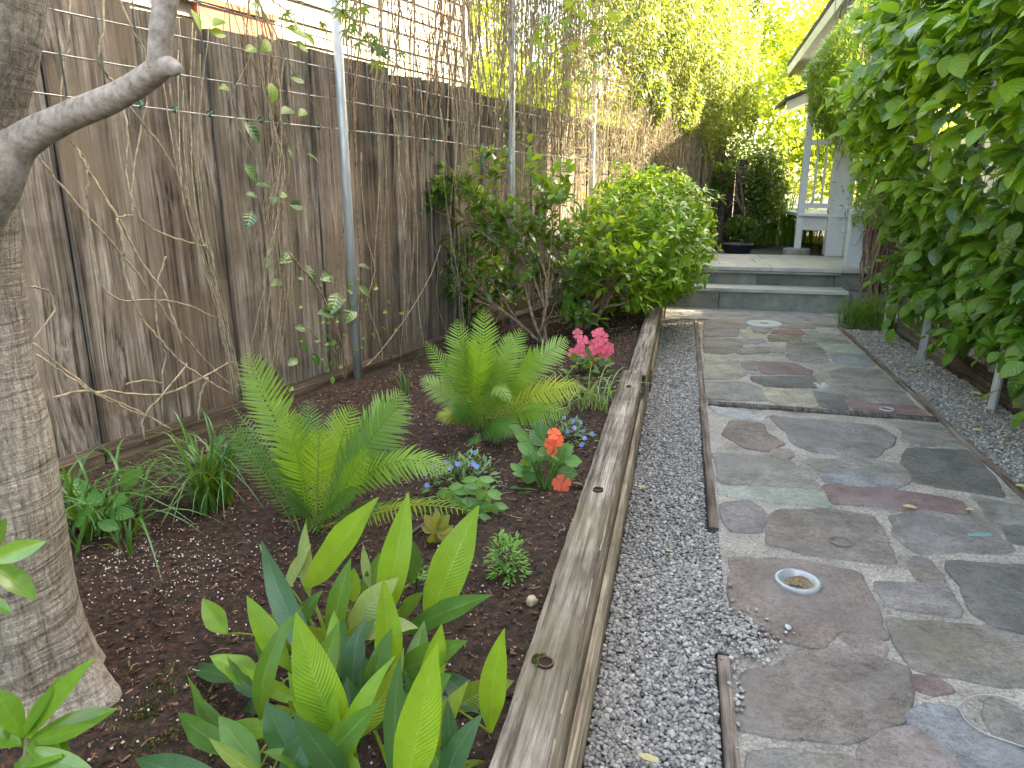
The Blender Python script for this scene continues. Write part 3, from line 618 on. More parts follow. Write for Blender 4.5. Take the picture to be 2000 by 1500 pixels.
# ================================================================== STEPS AND DECK
M_slate=simple('blue_grey_slab',[(.15,.165,.165),(.24,.255,.25),(.31,.32,.305)],scale=5,ro=.7,bs=.25,bd=.004,var=.25,det=8)
M_slatet=simple('slab_tread',[(.30,.31,.30),(.40,.405,.385),(.48,.47,.43)],scale=5,ro=.75,bs=.2,bd=.003,var=.2,det=8)
M_riser=simple('grey_riser',[(.13,.145,.14),(.21,.225,.21),(.29,.29,.265)],scale=6,ro=.8,bs=.35,bd=.005,var=.25,det=8)
stp=thing('stone_steps','two grey slate steps leading up to the porch landing','steps',(.8,8,0))
def B(name,lo,hi,mat,parent,bev=.004):
    V,Fc=boxg(lo,hi); o=put(name,mesh(name,V,Fc,mat),parent)
    if bev: bevel(o,bev)
    return o
SX0,SX1=-.45,1.70
xs=[SX0,.42,SX1]
for a,b in zip(xs[:-1],xs[1:]): B('riser_stone',(a+.003,7.80,-.02),(b-.003,7.9,.186),M_riser,stp,.002)
for a,b in zip([SX0],[SX1-.02]): B('tread_slab',(a+.002,7.765,.188),(b-.002,8.13,.225),M_slatet,stp,.004)
for a,b in zip([SX0,.82,1.60],[.82,1.60,2.05]): B('riser_stone',(a+.003,8.12+(0 if b<1.6 else .05),.19),(b-.003,8.22,.373),M_riser,stp,.002)
ys=[8.085,8.6,9.15,9.66]
for j,(y0,y1) in enumerate(zip(ys[:-1],ys[1:])):
    xx=[SX0,.28+.1*(j%2),.95-.12*(j%2),1.66,2.4]
    for a,b in zip(xx[:-1],xx[1:]): B('landing_slab',(a+.0025,y0+.0025+(0 if b<1.7 or j else .0),.376),(b-.0025,y1-.0025,.417),M_slatet if j else M_slatet,stp,.004)
B('landing_fascia',(SX0,8.08,.352),(1.645,8.118,.372),M_slate,stp,0)
B('rubble_core',(SX0+.02,7.91,-.05),(2.3,9.6,.186),M_riser,stp,0)
tag(grid('upper_ground',-2.5,12,9.67,60,20,40,lambda x,y:.375+.02*nz3(x,y,1.5),M_grav),kind='structure')
# pot at the far left of the landing
M_pot=simple('dark_plastic',[(.03,.03,.045),(.06,.06,.08)],scale=12,ro=.5,bs=0); pp_=G(1440,492,.41)
pt=thing('plant_pot','low dark grey planter bowl on the ground under the far ivy hedge','pot',(pp_.x,pp_.y,.39))
disc('bowl',Vector((pp_.x,pp_.y,0)),[(.13,.39),(.165,.40),(.185,.5),(.2,.505),(.2,.52),(.175,.52),(.165,.49),(.1,.48)],M_pot,pt)
# ================================================================== PORCH
M_paint=simple('grey_blue_paint',[(.50,.56,.62),(.58,.64,.70)],scale=5,ro=.5,bs=.06,var=.08)
M_soff=simple('cream_soffit_paint',[(.62,.60,.54),(.7,.68,.61)],scale=5,ro=.6,bs=0,var=.05)
M_shing=simple('dark_shingle',[(.05,.045,.04),(.12,.11,.1)],scale=40,ro=.95,bs=.5)
M_whites=simple('white_siding_paint',[(.55,.55,.53),(.66,.66,.64)],scale=4,ro=.55,bs=.03,var=.06)
po=thing('porch','grey painted porch with posts, railing and sloping eaves behind the vines','porch',(2.3,9.6,.4))
def post(x,y,z0,z1,w,name='post'):
    B(name,(x-w/2,y-w/2,z0),(x+w/2,y+w/2,z1),M_paint,po,.006)
    for s in (-1,1):  B('edge_strip',(x+s*w/2-.012,y-w/2-.012,z0+.002),(x+s*w/2+.012,y-w/2+.002,z1-.01),M_paint,po,.002)
p1=G(1627,499,.417); p2=G(1668,523,.417)
post(p1.x,p1.y,.417,3.2,.225)
post(p2.x+.02,p2.y+.08,.417,1.02,.2,'post'); 
p3=G(1556,491,.44); disc('pier',Vector((p3.x,p3.y,0)),[(.17,.37),(.165,.47),(.15,.48)],M_conc,po); B('post',(p3.x-.04,p3.y-.04,.48),(p3.x+.04,p3.y+.04,2.6),M_paint,po,.005)
B('post',(p3.x+.30,p3.y-.34,.38),(p3.x+.38,p3.y-.26,.74),M_paint,po,.005)
q=X(1575,440,p3.x+.02)
beam('rim_beam',(p3.x+.03,p3.y,.80),(p1.x+.88,p1.y-.72,.80),.045,.17,M_paint,po); beam('floor_edge',(p3.x+.0,p3.y+.0,.905),(p1.x+.85,p1.y-.72,.905),.16,.03,M_paint,po)
V=[(p3.x+.06,p3.y,.9),(p1.x+.90,p1.y-.70,.9),(4.6,p1.y-.70,.9),(4.6,14.5,.9),(p3.x+.06,14.5,.9)]; V+=[(a,b,.86) for a,b,c in V]
put('porch_floor',mesh('porch_floor',V,[(0,1,2,3,4),(9,8,7,6,5)]+[(i,i+5,(i+1)%5+5,(i+1)%5) for i in range(5)],M_paint),po)
ra=Vector((p3.x+.03,p3.y,0)); rb=Vector((p1.x+.86,p1.y-.70,0))
for z in (1.02,1.78): beam('rail',ra+Vector((0,0,z)),rb+Vector((0,0,z)),.05,.06,M_paint,po)
for i in range(1,14):
    p=ra.lerp(rb,i/14); B('baluster',(p.x-.012,p.y-.012,1.05),(p.x+.012,p.y+.012,1.75),M_paint,po,0)
for k in range(9): B('skirt_board',(p1.x+.95+.26*k,p1.y+.1,.38),(p1.x+1.19+.26*k,p1.y+.14,.8),M_darkwood,po,0)
# eaves: main roof slopes down towards the path, lower small roof behind
e0=Y(1535,152,14.6); e1=Y(1648,0,9.2)
def roofslab(name,a,b,rise,run,th,par):
    """a,b: bottom outer edge points; roof rises to the right"""
    a=Vector(a);b=Vector(b); t=Vector((0,0,th)); s=Vector((run,0,rise)); s1=Vector((run,0,-.02))
    V=[a+t,b+t,b+t+s,a+t+s]; V+=[v-Vector((0,0,.05)) for v in V]
    Fb=[(0,1,2,3),(7,6,5,4),(0,4,5,1),(1,5,6,2),(2,6,7,3),(3,7,4,0)]
    put('roof',mesh('roof',V,Fb,M_shing),par)
    V=[a,b,b+t*.62,a+t*.62]; V+=[v+Vector((.03,0,0)) for v in V]; put('fascia',mesh('fascia',V,Fb,M_soff),par)
    g=Vector((.03,0,.03)); V=[a+g,b+g,b+g+s1,a+g+s1]; V+=[v+Vector((0,0,.02)) for v in V]; put('soffit',mesh('soffit',V,Fb,M_soff),par)
print('eave',e0,e1)
roofslab('roof',e0,e1,1.6,3.2,.24,po)
# end gable boards
lo0=Y(1535,216,13.2); 
V=[lo0,lo0+Vector((1.1,-.1,.42)),lo0+Vector((1.1,-.1,.60)),lo0+Vector((0,0,.14))]; V+=[v+Vector((0,.04,0)) for v in V]
put('barge_board',mesh('barge_board',V,[(0,1,2,3),(7,6,5,4),(0,4,5,1),(1,5,6,2),(2,6,7,3),(3,7,4,0)],M_soff),po)
V=[lo0+Vector((-.04,-.06,.142)),lo0+Vector((1.1,-.16,.602)),lo0+Vector((1.1,1.4,.602)),lo0+Vector((-.04,1.4,.142))]; V+=[v+Vector((0,0,.05)) for v in V]
put('lower_roof',mesh('lower_roof',V,[(3,2,1,0),(4,5,6,7),(0,1,5,4),(1,2,6,5),(2,3,7,6),(3,0,4,7)],M_shing),po)
V=[lo0+Vector((0,.05,.02)),lo0+Vector((1.1,.0,.43)),lo0+Vector((1.1,1.35,.43)),lo0+Vector((0,1.35,.02))]
for k in range(8):
    a=k/8;b=(k+.9)/8; P=[lo0+Vector((1.1*a,.05,.005+.42*a)),lo0+Vector((1.1*b,.05,.005+.42*b)),lo0+Vector((1.1*b,1.35,.005+.42*b)),lo0+Vector((1.1*a,1.35,.005+.42*a))]; P+=[v+Vector((0,0,.02)) for v in P]
    put('soffit_board',mesh('soffit_board',P,[(3,2,1,0),(4,5,6,7),(0,1,5,4),(1,2,6,5),(2,3,7,6),(3,0,4,7)],M_soff),po)
B('back_wall',(4.6,8.4,.3),(4.75,14.5,4.2),M_whites,po,0)
# garden house on the right
gh=thing('garden_house','white clapboard house wall behind the climbing hydrangea on the right','house',(3.5,3,0))
B('wall',(3.45,-5,-.1),(9.5,8.35,8.0),M_whites,gh,0)  # upper storey unseen, made tall so it shades the bed and fence
z=.25
while z<7.9:
    P=[(3.418,-5,z),(3.418,8.36,z),(3.448,8.36,z),(3.448,-5,z),(3.436,-5,z+.148),(3.436,8.36,z+.148),(3.448,8.36,z+.148),(3.448,-5,z+.148)]
    put('siding_board',mesh('siding_board',P,[(0,1,2,3),(4,7,6,5),(0,4,5,1),(1,5,6,2),(2,6,7,3),(3,7,4,0)],M_whites),gh); z+=.145
B('corner_board',(3.40,8.26,.1),(3.5,8.38,7.9),M_whites,gh,.004)
V=[(3.0,-5.3,7.9),(3.0,8.7,7.9),(6.4,8.7,9.6),(6.4,-5.3,9.6)]; V+=[(a,b,c+.12) for a,b,c in V]
put('roof',mesh('roof',V,[(0,1,2,3),(7,6,5,4),(0,4,5,1),(1,5,6,2),(2,6,7,3),(3,7,4,0)],M_shing),gh)
# stakes at the right gravel strip
for i,(px,py,tx,ty,lab) in enumerate(((1937,797,1958,690,'short angled grey metal stake at the right, nearest to the camera'),(1798,702,1830,600,'grey metal stake in the middle, leaning against the timber edging'),(1728,645,1748,545,'pale grey metal stake beside the grass clumps, farthest from the camera'))):
    a=G(px,py,0); s=thing('metal_stake',lab,'stake',a,'metal stakes along the right gravel strip')
    b=a+Vector((.01,.02,.9)); 
    V=[];Fc=[]
    w=.05;t_=.006;h=.5 if i<2 else .42
    prof=[(-w/2,0),(w/2,0),(w/2,-.035),(w/2-t_,-.035),(w/2-t_,-t_),(-w/2,-t_)] if i==1 else [(math.cos(k*6.2832/12)*w*.5,math.sin(k*6.2832/12)*w*.5) for k in range(12)]
    k=len(prof); ln=Vector((.02,-.03,0))
    for zz in (-.05,h*2): V+=[(a.x+x+ln.x*zz,a.y-y+ln.y*zz,zz) for x,y in prof]
    for j in range(k): Fc.append((j,(j+1)%k,(j+1)%k+k,j+k))
    Fc.append(tuple(range(k,2*k)));o=put('shaft',mesh('shaft',V,Fc,M_galv),s)
    ringobj('collar',Vector((a.x+ln.x*.4,a.y,0)),w*.56,.004,M_galv,s,z=.4)
mb=MB()
for i in range(2600):
    p=G(rng.gauss(320,45),rng.gauss(1385,55),.22); z=soilz(p.x,p.y)+.002; q=Vector((p.x,p.y,z)); w=rng.uniform(.001,.0025)
    if nz3(p.x*14,p.y*14,1)<-.05: continue
    mb.add([q+Vector((-w,rng.gauss(0,w),0)),q+Vector((w,rng.gauss(0,w),0)),q+Vector((rng.gauss(0,w),rng.gauss(0,w),rng.uniform(.003,.008)))],[(0,1,2)])
tag(mb.build('moss_patch',M_moss),'low dark green moss patch on the soil at the foot of the trunk','moss',kind='stuff')
# ================================================================== LEFT TREE
m,n,b=newmat('tree_bark'); co=coord(n,(1,1,1),jit=False); mpv=n.nodes.new('ShaderNodeMapping'); mpv.inputs['Scale'].default_value=(1,1,.16); L(n,co,mpv.inputs[0]); mph=n.nodes.new('ShaderNodeMapping'); mph.inputs['Scale'].default_value=(.25,.25,2.6); L(n,co,mph.inputs[0])
g=noise_(n,mpv.outputs[0],85,6,.75,.6); h=noise_(n,mph.outputs[0],14,4,.6,1.2); k=noise_(n,co,3.5,4,.6); s5=noise_(n,co,190,3,.7)
spx=n.nodes.new('ShaderNodeSeparateXYZ'); L(n,co,spx.inputs[0])
hz=ramp(n,spx.outputs[2],[(.0,(1,1,1)),(.5,(1,1,1)),(.62,(.12,.12,.12)),(1,(.12,.12,.12))]); 
c=ramp(n,g,[(.28,(.13,.105,.082)),(.44,(.37,.32,.265)),(.6,(.54,.49,.42)),(.8,(.62,.58,.52))])
c=mixc(n,hz,c,ramp(n,h,[(.36,(.62,.59,.56)),(.5,(1,1,1))]),'MULTIPLY'); c=mixc(n,.55,c,ramp(n,k,[(.35,(.45,.43,.42)),(.62,(1,1,1))]),'MULTIPLY'); c=mixc(n,.45,c,ramp(n,s5,[(.36,(.3,.3,.3)),(.58,(1,1,1))]),'MULTIPLY')
L(n,c,b.inputs['Base Color']); rough(b,.9,.2); bump(n,b,math_(n,'ADD',g,math_(n,'MULTIPLY',h,1.3)),.9,.014); M_bark=m
m,n,b=newmat('branch_bark'); co=coord(n,(1,1,1),jit=False); c=ramp(n,noise_(n,co,60,5,.7),[(.3,(.15,.12,.10)),(.5,(.30,.255,.22)),(.7,(.42,.38,.34))])
spx=n.nodes.new('ShaderNodeSeparateXYZ'); L(n,co,spx.inputs[0]); li=math_(n,'MULTIPLY',ramp(n,noise_(n,co,16,4,.65),[(.42,(0,0,0)),(.6,(.8,.8,.8))]),ramp(n,spx.outputs[2],[(.0,(0,0,0)),(.5,(0,0,0))])); zz=math_(n,'GREATER_THAN',spx.outputs[2],1.52); c=mixc(n,math_(n,'MULTIPLY',zz,ramp(n,noise_(n,co,16,4,.65),[(.38,(0,0,0)),(.6,(.75,.75,.75))])),c,(.22,.29,.27)); L(n,c,b.inputs['Base Color']); rough(b,.8,.3); bump(n,b,noise_(n,co,130,4,.7),.5,.004); M_branch=m
TX,TY=-1.30,1.12
tree=thing('maple_tree','smooth grey barked maple trunk at the left edge with one low cut limb','tree',(TX,TY,.2))
def loft(name,P,Rd,mat,parent,n=64,sub=8,amp=.01,flare=None):
    P=smoothpath(P,sub); k=len(P); rr=np.interp(np.linspace(0,1,k),np.linspace(0,1,len(Rd)),Rd)
    V,Fc,uv=tubeg(P,list(rr),n,cap=True)
    W_=[]
    for i,v in enumerate(V):
        c=P[min(i//n,k-1)]; d=(v-c); l=d.length; dn=d/l; a=math.atan2(dn.y,dn.x)
        e=1+ (flare(v.z,a) if flare else 0); q=noise.noise(v*7)*amp+noise.noise(Vector((v.x*26,v.y*26,v.z*9)))*amp*.35
        W_.append(c+dn*(l*e+q))
    return put(name,mesh(name,W_,Fc,mat,smooth=True,uv=uv),parent)
E0=Y(30,330,1.12)
tc=[]
for (px,py,rr) in ((262,1440,.165),(215,1340,.152),(178,1230,.14),(146,1100,.132),(118,900,.127),(78,700,.123),(46,520,.121),(42,400,.124),(58,260,.128),(80,120,.12),(95,0,.11),(105,-120,.10),(115,-300,.09)):
    p=Y(px,py,TY); tc.append((p-Vector((rr*.70,.76*rr,0)),rr))
tc.insert(0,(Vector((tc[0][0].x,tc[0][0].y,.05)),.19))
loft('trunk',[c for c,_ in tc],[q for _,q in tc],M_bark,tree,amp=.008,sub=6,
  flare=lambda z,a: max(0,(.50-z)/.3)**2*(.20+.15*math.sin(a*4+1.0)+.08*math.sin(a*7))+ .014*math.sin(z*75+math.sin(a*3))*(1 if z>1.62 else .25 if z<.5 else 0))
lp=[Y(-90,440,1.0),Y(-20,345,1.02),Y(40,280,1.04),Y(130,230,1.03),Y(225,190,1.0),Y(290,150,.98),Y(318,126,.97)]
loft('limb',lp,[.065,.052,.030,.0225,.020,.019,.018],M_branch,tree,n=28,amp=.0018)
loft('limb_stub',[Y(298,142,.975),Y(318,130,.97),Y(340,132,.965),Y(350,136,.96)],[.016,.0172,.0125,.005],M_branch,tree,n=22,amp=.003)
loft('limb',[Y(312,135,.972),Y(313,85,.97),Y(318,35,.97),Y(330,-40,.98),Y(350,-160,1.0)],[.0185,.017,.0165,.0175,.019],M_branch,tree,n=28,amp=.0015)
# maple twigs with star leaves
def palmt():
    V=[(0,0,0)];uv=[(.5,0)]; tips=[(-.8,-.05,.42),(-.95,.35,.75),(-.55,.8,.95),(0,1.0,1.1),(.55,.8,.95),(.95,.35,.75),(.8,-.05,.42)]
    ang=[-115,-78,-40,0,40,78,115]; ln=[.42,.75,.97,1.08,.97,.75,.42]
    for i,(a,l) in enumerate(zip(ang,ln)):
        V.append((math.sin(R(a))*l,math.cos(R(a))*l+.05,-.16*l)); uv.append((.5,l))
        if i<6: m_=(a+ang[i+1])/2; V.append((math.sin(R(m_))*.28,math.cos(R(m_))*.28,.02)); uv.append((.2,.3))
    Fc=[]
    # quads: centre, notch, tip, notch
    idx=list(range(1,14)); Fc.append((0,1,1,2))
    Q=[]
    for i in range(7):
        tip=1+2*i; l=tip-1 if i>0 else 0; r_=tip+1 if i<6 else 0
        Q.append((0,l if l else 0,tip,r_))
    F2=[(0,2,1)]+[f for i in range(1,6) for f in ((0,2*i+2,2*i+1),(0,2*i+1,2*i))]+[(0,13,12)]
    return np.array(V,np.float32),np.array(F2,np.int32),np.array(uv,np.float32)
PALM=palmt()
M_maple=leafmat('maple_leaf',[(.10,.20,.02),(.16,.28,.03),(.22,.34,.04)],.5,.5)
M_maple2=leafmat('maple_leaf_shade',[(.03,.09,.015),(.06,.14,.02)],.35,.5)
def mapletwig(parent,path_,nl,size,mat,spread=.05):
    tube('twig',smoothpath(path_,3),.0022,M_twig,parent,n=5)
    T=[];D=[];U=[]
    for i in range(nl):
        a=rng.random(); k=a*(len(path_)-1); i0=min(int(k),len(path_)-2); p=Vector(path_[i0]).lerp(Vector(path_[i0+1]),k-i0)+Vector([rng.gauss(0,spread) for _ in range(3)])
        T.append(p); D.append((rng.gauss(0,.6),rng.gauss(0,.6),-.9)); U.append((rng.gauss(0,.5)+.3,-1+rng.gauss(0,.3),.6))
    leaves_parts('leaf',PALM,T,frame(np.array(D),np.array(U)),nr.uniform(.7,1.25,nl)*size,mat,parent,nl,'leaf_mass')
mt=thing('maple_branch','drooping twigs of green star shaped maple leaves hanging in at the top of the picture','maple twigs',Y(650,-60,2.2))
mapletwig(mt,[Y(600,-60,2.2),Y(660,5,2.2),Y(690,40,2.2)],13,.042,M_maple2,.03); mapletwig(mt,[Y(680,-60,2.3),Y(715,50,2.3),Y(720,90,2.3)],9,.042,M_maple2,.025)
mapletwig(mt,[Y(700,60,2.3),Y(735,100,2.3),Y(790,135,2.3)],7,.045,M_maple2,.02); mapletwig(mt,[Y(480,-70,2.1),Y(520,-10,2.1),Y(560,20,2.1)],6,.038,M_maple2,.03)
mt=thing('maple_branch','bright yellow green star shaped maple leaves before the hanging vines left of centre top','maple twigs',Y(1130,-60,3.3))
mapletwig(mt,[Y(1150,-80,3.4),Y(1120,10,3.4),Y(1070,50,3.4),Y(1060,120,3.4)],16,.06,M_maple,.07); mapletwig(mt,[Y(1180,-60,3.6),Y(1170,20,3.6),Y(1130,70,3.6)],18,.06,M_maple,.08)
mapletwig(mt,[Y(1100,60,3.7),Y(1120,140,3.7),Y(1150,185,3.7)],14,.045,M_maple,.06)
# ================================================================== FOREGROUND LEFT SHRUB
def leafmesh(w,k,fold,curl,peak,tip,wave=0,cols=2,bendx=0,twist=0):
    V,Fc,uv=leaft(w,k,fold,curl,peak,tip,wave,.1,cols); V=V.copy()
    t=V[:,1].copy(); V[:,0]+=bendx*t*t
    if twist:
        a=twist*t; x,z=V[:,0].copy(),V[:,2].copy(); V[:,0]=x*np.cos(a)-z*np.sin(a); V[:,2]=x*np.sin(a)+z*np.cos(a)
    return V,Fc,uv
def orient(base,tip,facing,roll=0.0):
    """matrix whose Y runs base->tip and Z faces 'facing' ; uniform length scale"""
    d=tip-base; l=d.length; y=d/l; z=Vector(facing); z=(z-y*z.dot(y)).normalized(); x=y.cross(z)
    if roll: q=Matrix.Rotation(roll,3,y); x=q@x; z=q@z
    M=Matrix.Identity(4)
    for i in range(3): M[i][0]=x[i]*l;M[i][1]=y[i]*l;M[i][2]=z[i]*l;M[i][3]=base[i]
    return M
TOCAM=lambda p:(Vector((0,0,CAMH))-p).normalized()
def traced(parent,mat,base,tip,wpx,ydep,dz=0,ytip=None,roll=0,curl=.15,fold=.18,peak=.45,tipk=1.0,wave=.02,cols=2,k=8,bendx=0,twist=0,name='leaf',up=.35):
    a=Y(*base,ydep); c=Y(*tip,ydep if ytip is None else ytip); l=(c-a).length
    dist=(a-_o).dot(_f); w=wpx/F*dist/l
    V,Fc,uv=leafmesh(w,k,fold,curl,peak,tipk,wave,cols,bendx,twist)
    f=TOCAM(a)+Vector((0,0,up)); M=orient(a,c,f,roll)
    return put(name,mesh(name,V,Fc,mat,uv=uv,smooth=True),parent,M=M)
M_gloss=leafmat('glossy_shrub_leaf',[(.09,.22,.025),(.14,.32,.035),(.06,.17,.02)],.3,.2,mid=(.2,.36,.06),spec=.6,tcol=(.4,.6,.05))
fs=thing('glossy_shrub','glossy bright green shrub rosette at the bottom left corner before the trunk','shrub',Y(40,1560,.80))
for (b_,t_,w_,r_) in (((55,1445),(212,1386),42,.2),((55,1445),(128,1300),38,-.2),((50,1440),(113,1335),22,.5),((45,1440),(-5,1345),50,.3),((45,1440),(78,1352),28,-.4),((52,1455),(143,1466),46,.3),((40,1455),(-30,1420),45,0),((50,1460),(168,1512),40,.5),((40,1480),(106,1463),55,-.3),((45,1460),(20,1395),40,.2),((30,1490),(90,1530),50,.2),((60,1450),(150,1430),28,.8)):
    traced(fs,M_gloss,b_,t_,w_,.80+rng.uniform(-.02,.02),ytip=.80+rng.uniform(-.06,.05),roll=r_,curl=.25,peak=.6,k=8,wave=.01)
tube('stem',[Y(40,1600,.80),Y(48,1520,.80),Y(52,1445,.80)],.004,M_twig,fs)
fs=thing('glossy_shrub','pair of glossy green leaves poking in at the left edge before the bark','shrub',Y(-30,1090,.80))
for (b_,t_,w_,r_) in (((-25,1095),(72,1062),40,.4),((-25,1095),(76,1163),44,-.2),((-30,1160),(22,1200),22,.2),((-30,1090),(5,1020),30,.2)): traced(fs,M_gloss,b_,t_,w_,.82,roll=r_,curl=.3,peak=.55)
tube('stem',[Y(-60,1500,.82),Y(-40,1250,.82),Y(-25,1095,.82)],.004,M_twig,fs)
# ================================================================== STRAP LEAF PLANT
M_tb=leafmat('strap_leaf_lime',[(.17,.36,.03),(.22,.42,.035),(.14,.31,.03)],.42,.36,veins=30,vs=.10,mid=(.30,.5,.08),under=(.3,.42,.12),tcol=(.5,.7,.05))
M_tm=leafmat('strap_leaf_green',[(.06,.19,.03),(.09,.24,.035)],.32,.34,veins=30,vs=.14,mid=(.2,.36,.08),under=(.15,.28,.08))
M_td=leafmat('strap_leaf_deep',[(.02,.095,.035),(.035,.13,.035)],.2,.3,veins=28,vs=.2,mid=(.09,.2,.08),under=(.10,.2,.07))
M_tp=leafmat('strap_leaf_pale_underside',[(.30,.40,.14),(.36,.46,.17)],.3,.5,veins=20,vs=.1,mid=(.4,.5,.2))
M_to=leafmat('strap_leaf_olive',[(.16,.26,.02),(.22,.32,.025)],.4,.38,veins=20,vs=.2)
sp_=thing('strap_leaf_plant','clump of broad lime green strap leaves with ribbed blades in the centre foreground','fern plant',G(700,1330,.2))
ssp=[]
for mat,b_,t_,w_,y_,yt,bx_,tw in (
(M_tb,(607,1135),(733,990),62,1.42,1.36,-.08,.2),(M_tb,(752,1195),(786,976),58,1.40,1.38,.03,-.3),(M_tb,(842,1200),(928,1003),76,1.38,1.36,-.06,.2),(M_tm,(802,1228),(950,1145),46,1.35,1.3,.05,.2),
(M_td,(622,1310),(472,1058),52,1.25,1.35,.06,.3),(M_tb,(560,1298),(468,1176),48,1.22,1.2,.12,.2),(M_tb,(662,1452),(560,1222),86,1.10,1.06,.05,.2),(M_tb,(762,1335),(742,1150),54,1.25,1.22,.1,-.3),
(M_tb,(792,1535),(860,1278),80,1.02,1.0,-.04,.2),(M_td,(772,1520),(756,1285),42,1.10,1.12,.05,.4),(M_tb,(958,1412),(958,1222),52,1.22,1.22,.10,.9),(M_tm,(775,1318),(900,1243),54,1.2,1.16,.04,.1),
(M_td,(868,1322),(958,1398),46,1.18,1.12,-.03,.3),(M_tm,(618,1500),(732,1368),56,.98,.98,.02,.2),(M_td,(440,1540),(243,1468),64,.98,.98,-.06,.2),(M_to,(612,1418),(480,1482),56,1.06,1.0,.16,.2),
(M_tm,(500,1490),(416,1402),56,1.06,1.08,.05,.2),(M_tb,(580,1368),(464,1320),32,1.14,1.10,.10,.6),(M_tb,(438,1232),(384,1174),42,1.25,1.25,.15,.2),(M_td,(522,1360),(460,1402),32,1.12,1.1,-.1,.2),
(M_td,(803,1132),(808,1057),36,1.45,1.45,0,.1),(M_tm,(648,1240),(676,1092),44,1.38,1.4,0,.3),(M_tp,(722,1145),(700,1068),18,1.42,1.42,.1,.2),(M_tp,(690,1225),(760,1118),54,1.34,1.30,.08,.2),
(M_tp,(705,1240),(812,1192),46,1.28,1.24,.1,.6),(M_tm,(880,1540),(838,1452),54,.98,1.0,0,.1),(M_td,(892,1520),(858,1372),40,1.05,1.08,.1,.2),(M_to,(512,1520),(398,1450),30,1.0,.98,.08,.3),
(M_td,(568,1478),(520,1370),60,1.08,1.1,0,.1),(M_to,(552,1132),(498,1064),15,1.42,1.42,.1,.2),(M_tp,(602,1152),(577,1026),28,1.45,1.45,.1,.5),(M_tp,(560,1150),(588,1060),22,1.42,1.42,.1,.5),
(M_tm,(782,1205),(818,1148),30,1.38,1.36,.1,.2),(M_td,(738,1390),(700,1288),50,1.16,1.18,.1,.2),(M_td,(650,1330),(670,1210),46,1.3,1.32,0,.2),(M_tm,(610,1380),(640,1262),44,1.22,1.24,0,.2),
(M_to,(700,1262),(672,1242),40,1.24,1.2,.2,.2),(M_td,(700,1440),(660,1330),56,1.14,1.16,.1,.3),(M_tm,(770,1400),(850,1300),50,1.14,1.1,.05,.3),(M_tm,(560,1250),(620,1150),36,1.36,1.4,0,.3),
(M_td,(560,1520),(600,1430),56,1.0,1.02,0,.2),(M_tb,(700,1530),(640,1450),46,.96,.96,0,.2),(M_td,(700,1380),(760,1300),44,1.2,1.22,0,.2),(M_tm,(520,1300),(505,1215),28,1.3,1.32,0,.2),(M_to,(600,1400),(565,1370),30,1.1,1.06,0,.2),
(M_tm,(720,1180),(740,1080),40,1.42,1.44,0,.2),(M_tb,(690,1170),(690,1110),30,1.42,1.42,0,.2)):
    b_=(b_[0]-(t_[0]-b_[0])*.10,b_[1]-(t_[1]-b_[1])*.10); yq=G(b_[0],b_[1],.25).y; yt=yt-max(0,y_-yq); y_=min(y_,yq); traced(sp_,mat,b_,t_,w_*1.02,y_,ytip=yt,bendx=bx_,twist=tw,curl=.08+.22*rng.random(),wave=.12,peak=.42+.1*rng.random(),k=12,roll=rng.uniform(-.25,.25))
    a=Y(*b_,y_); strap_n=0; g_=Vector((-.72+.35*(a.x+.72),1.3+.35*(a.y-1.3),.0)); g_.z=soilz(g_.x,g_.y)-.01
    if a.z>.24: tube('leaf_stalk',bez(g_,(g_+a)/2+Vector((0,0,.04)),a,6),.0024,M_to,sp_,n=5)
for i in range(36):
    bx_=rng.uniform(450,890); by_=rng.uniform(1330,1560)-(90 if 560<bx_<800 else 0)*rng.random(); yy=1.42-(by_-1250)/300*.42; ln_=rng.uniform(100,190); a=rng.gauss((bx_-680)/260*1.1,.55)
    traced(sp_,rng.choice([M_td,M_tm,M_tm,M_to,M_td,M_tb]),(bx_,by_),(bx_+math.sin(a)*ln_,by_-math.cos(a)*ln_),rng.uniform(38,58),min(yy,G(bx_,by_,.25).y),ytip=min(yy,G(bx_,by_,.25).y)+rng.uniform(-.05,.05),bendx=rng.gauss(0,.2),twist=rng.gauss(.2,.6),curl=rng.uniform(.1,.9),wave=.16,peak=.45,k=12,roll=rng.uniform(-.8,.8))
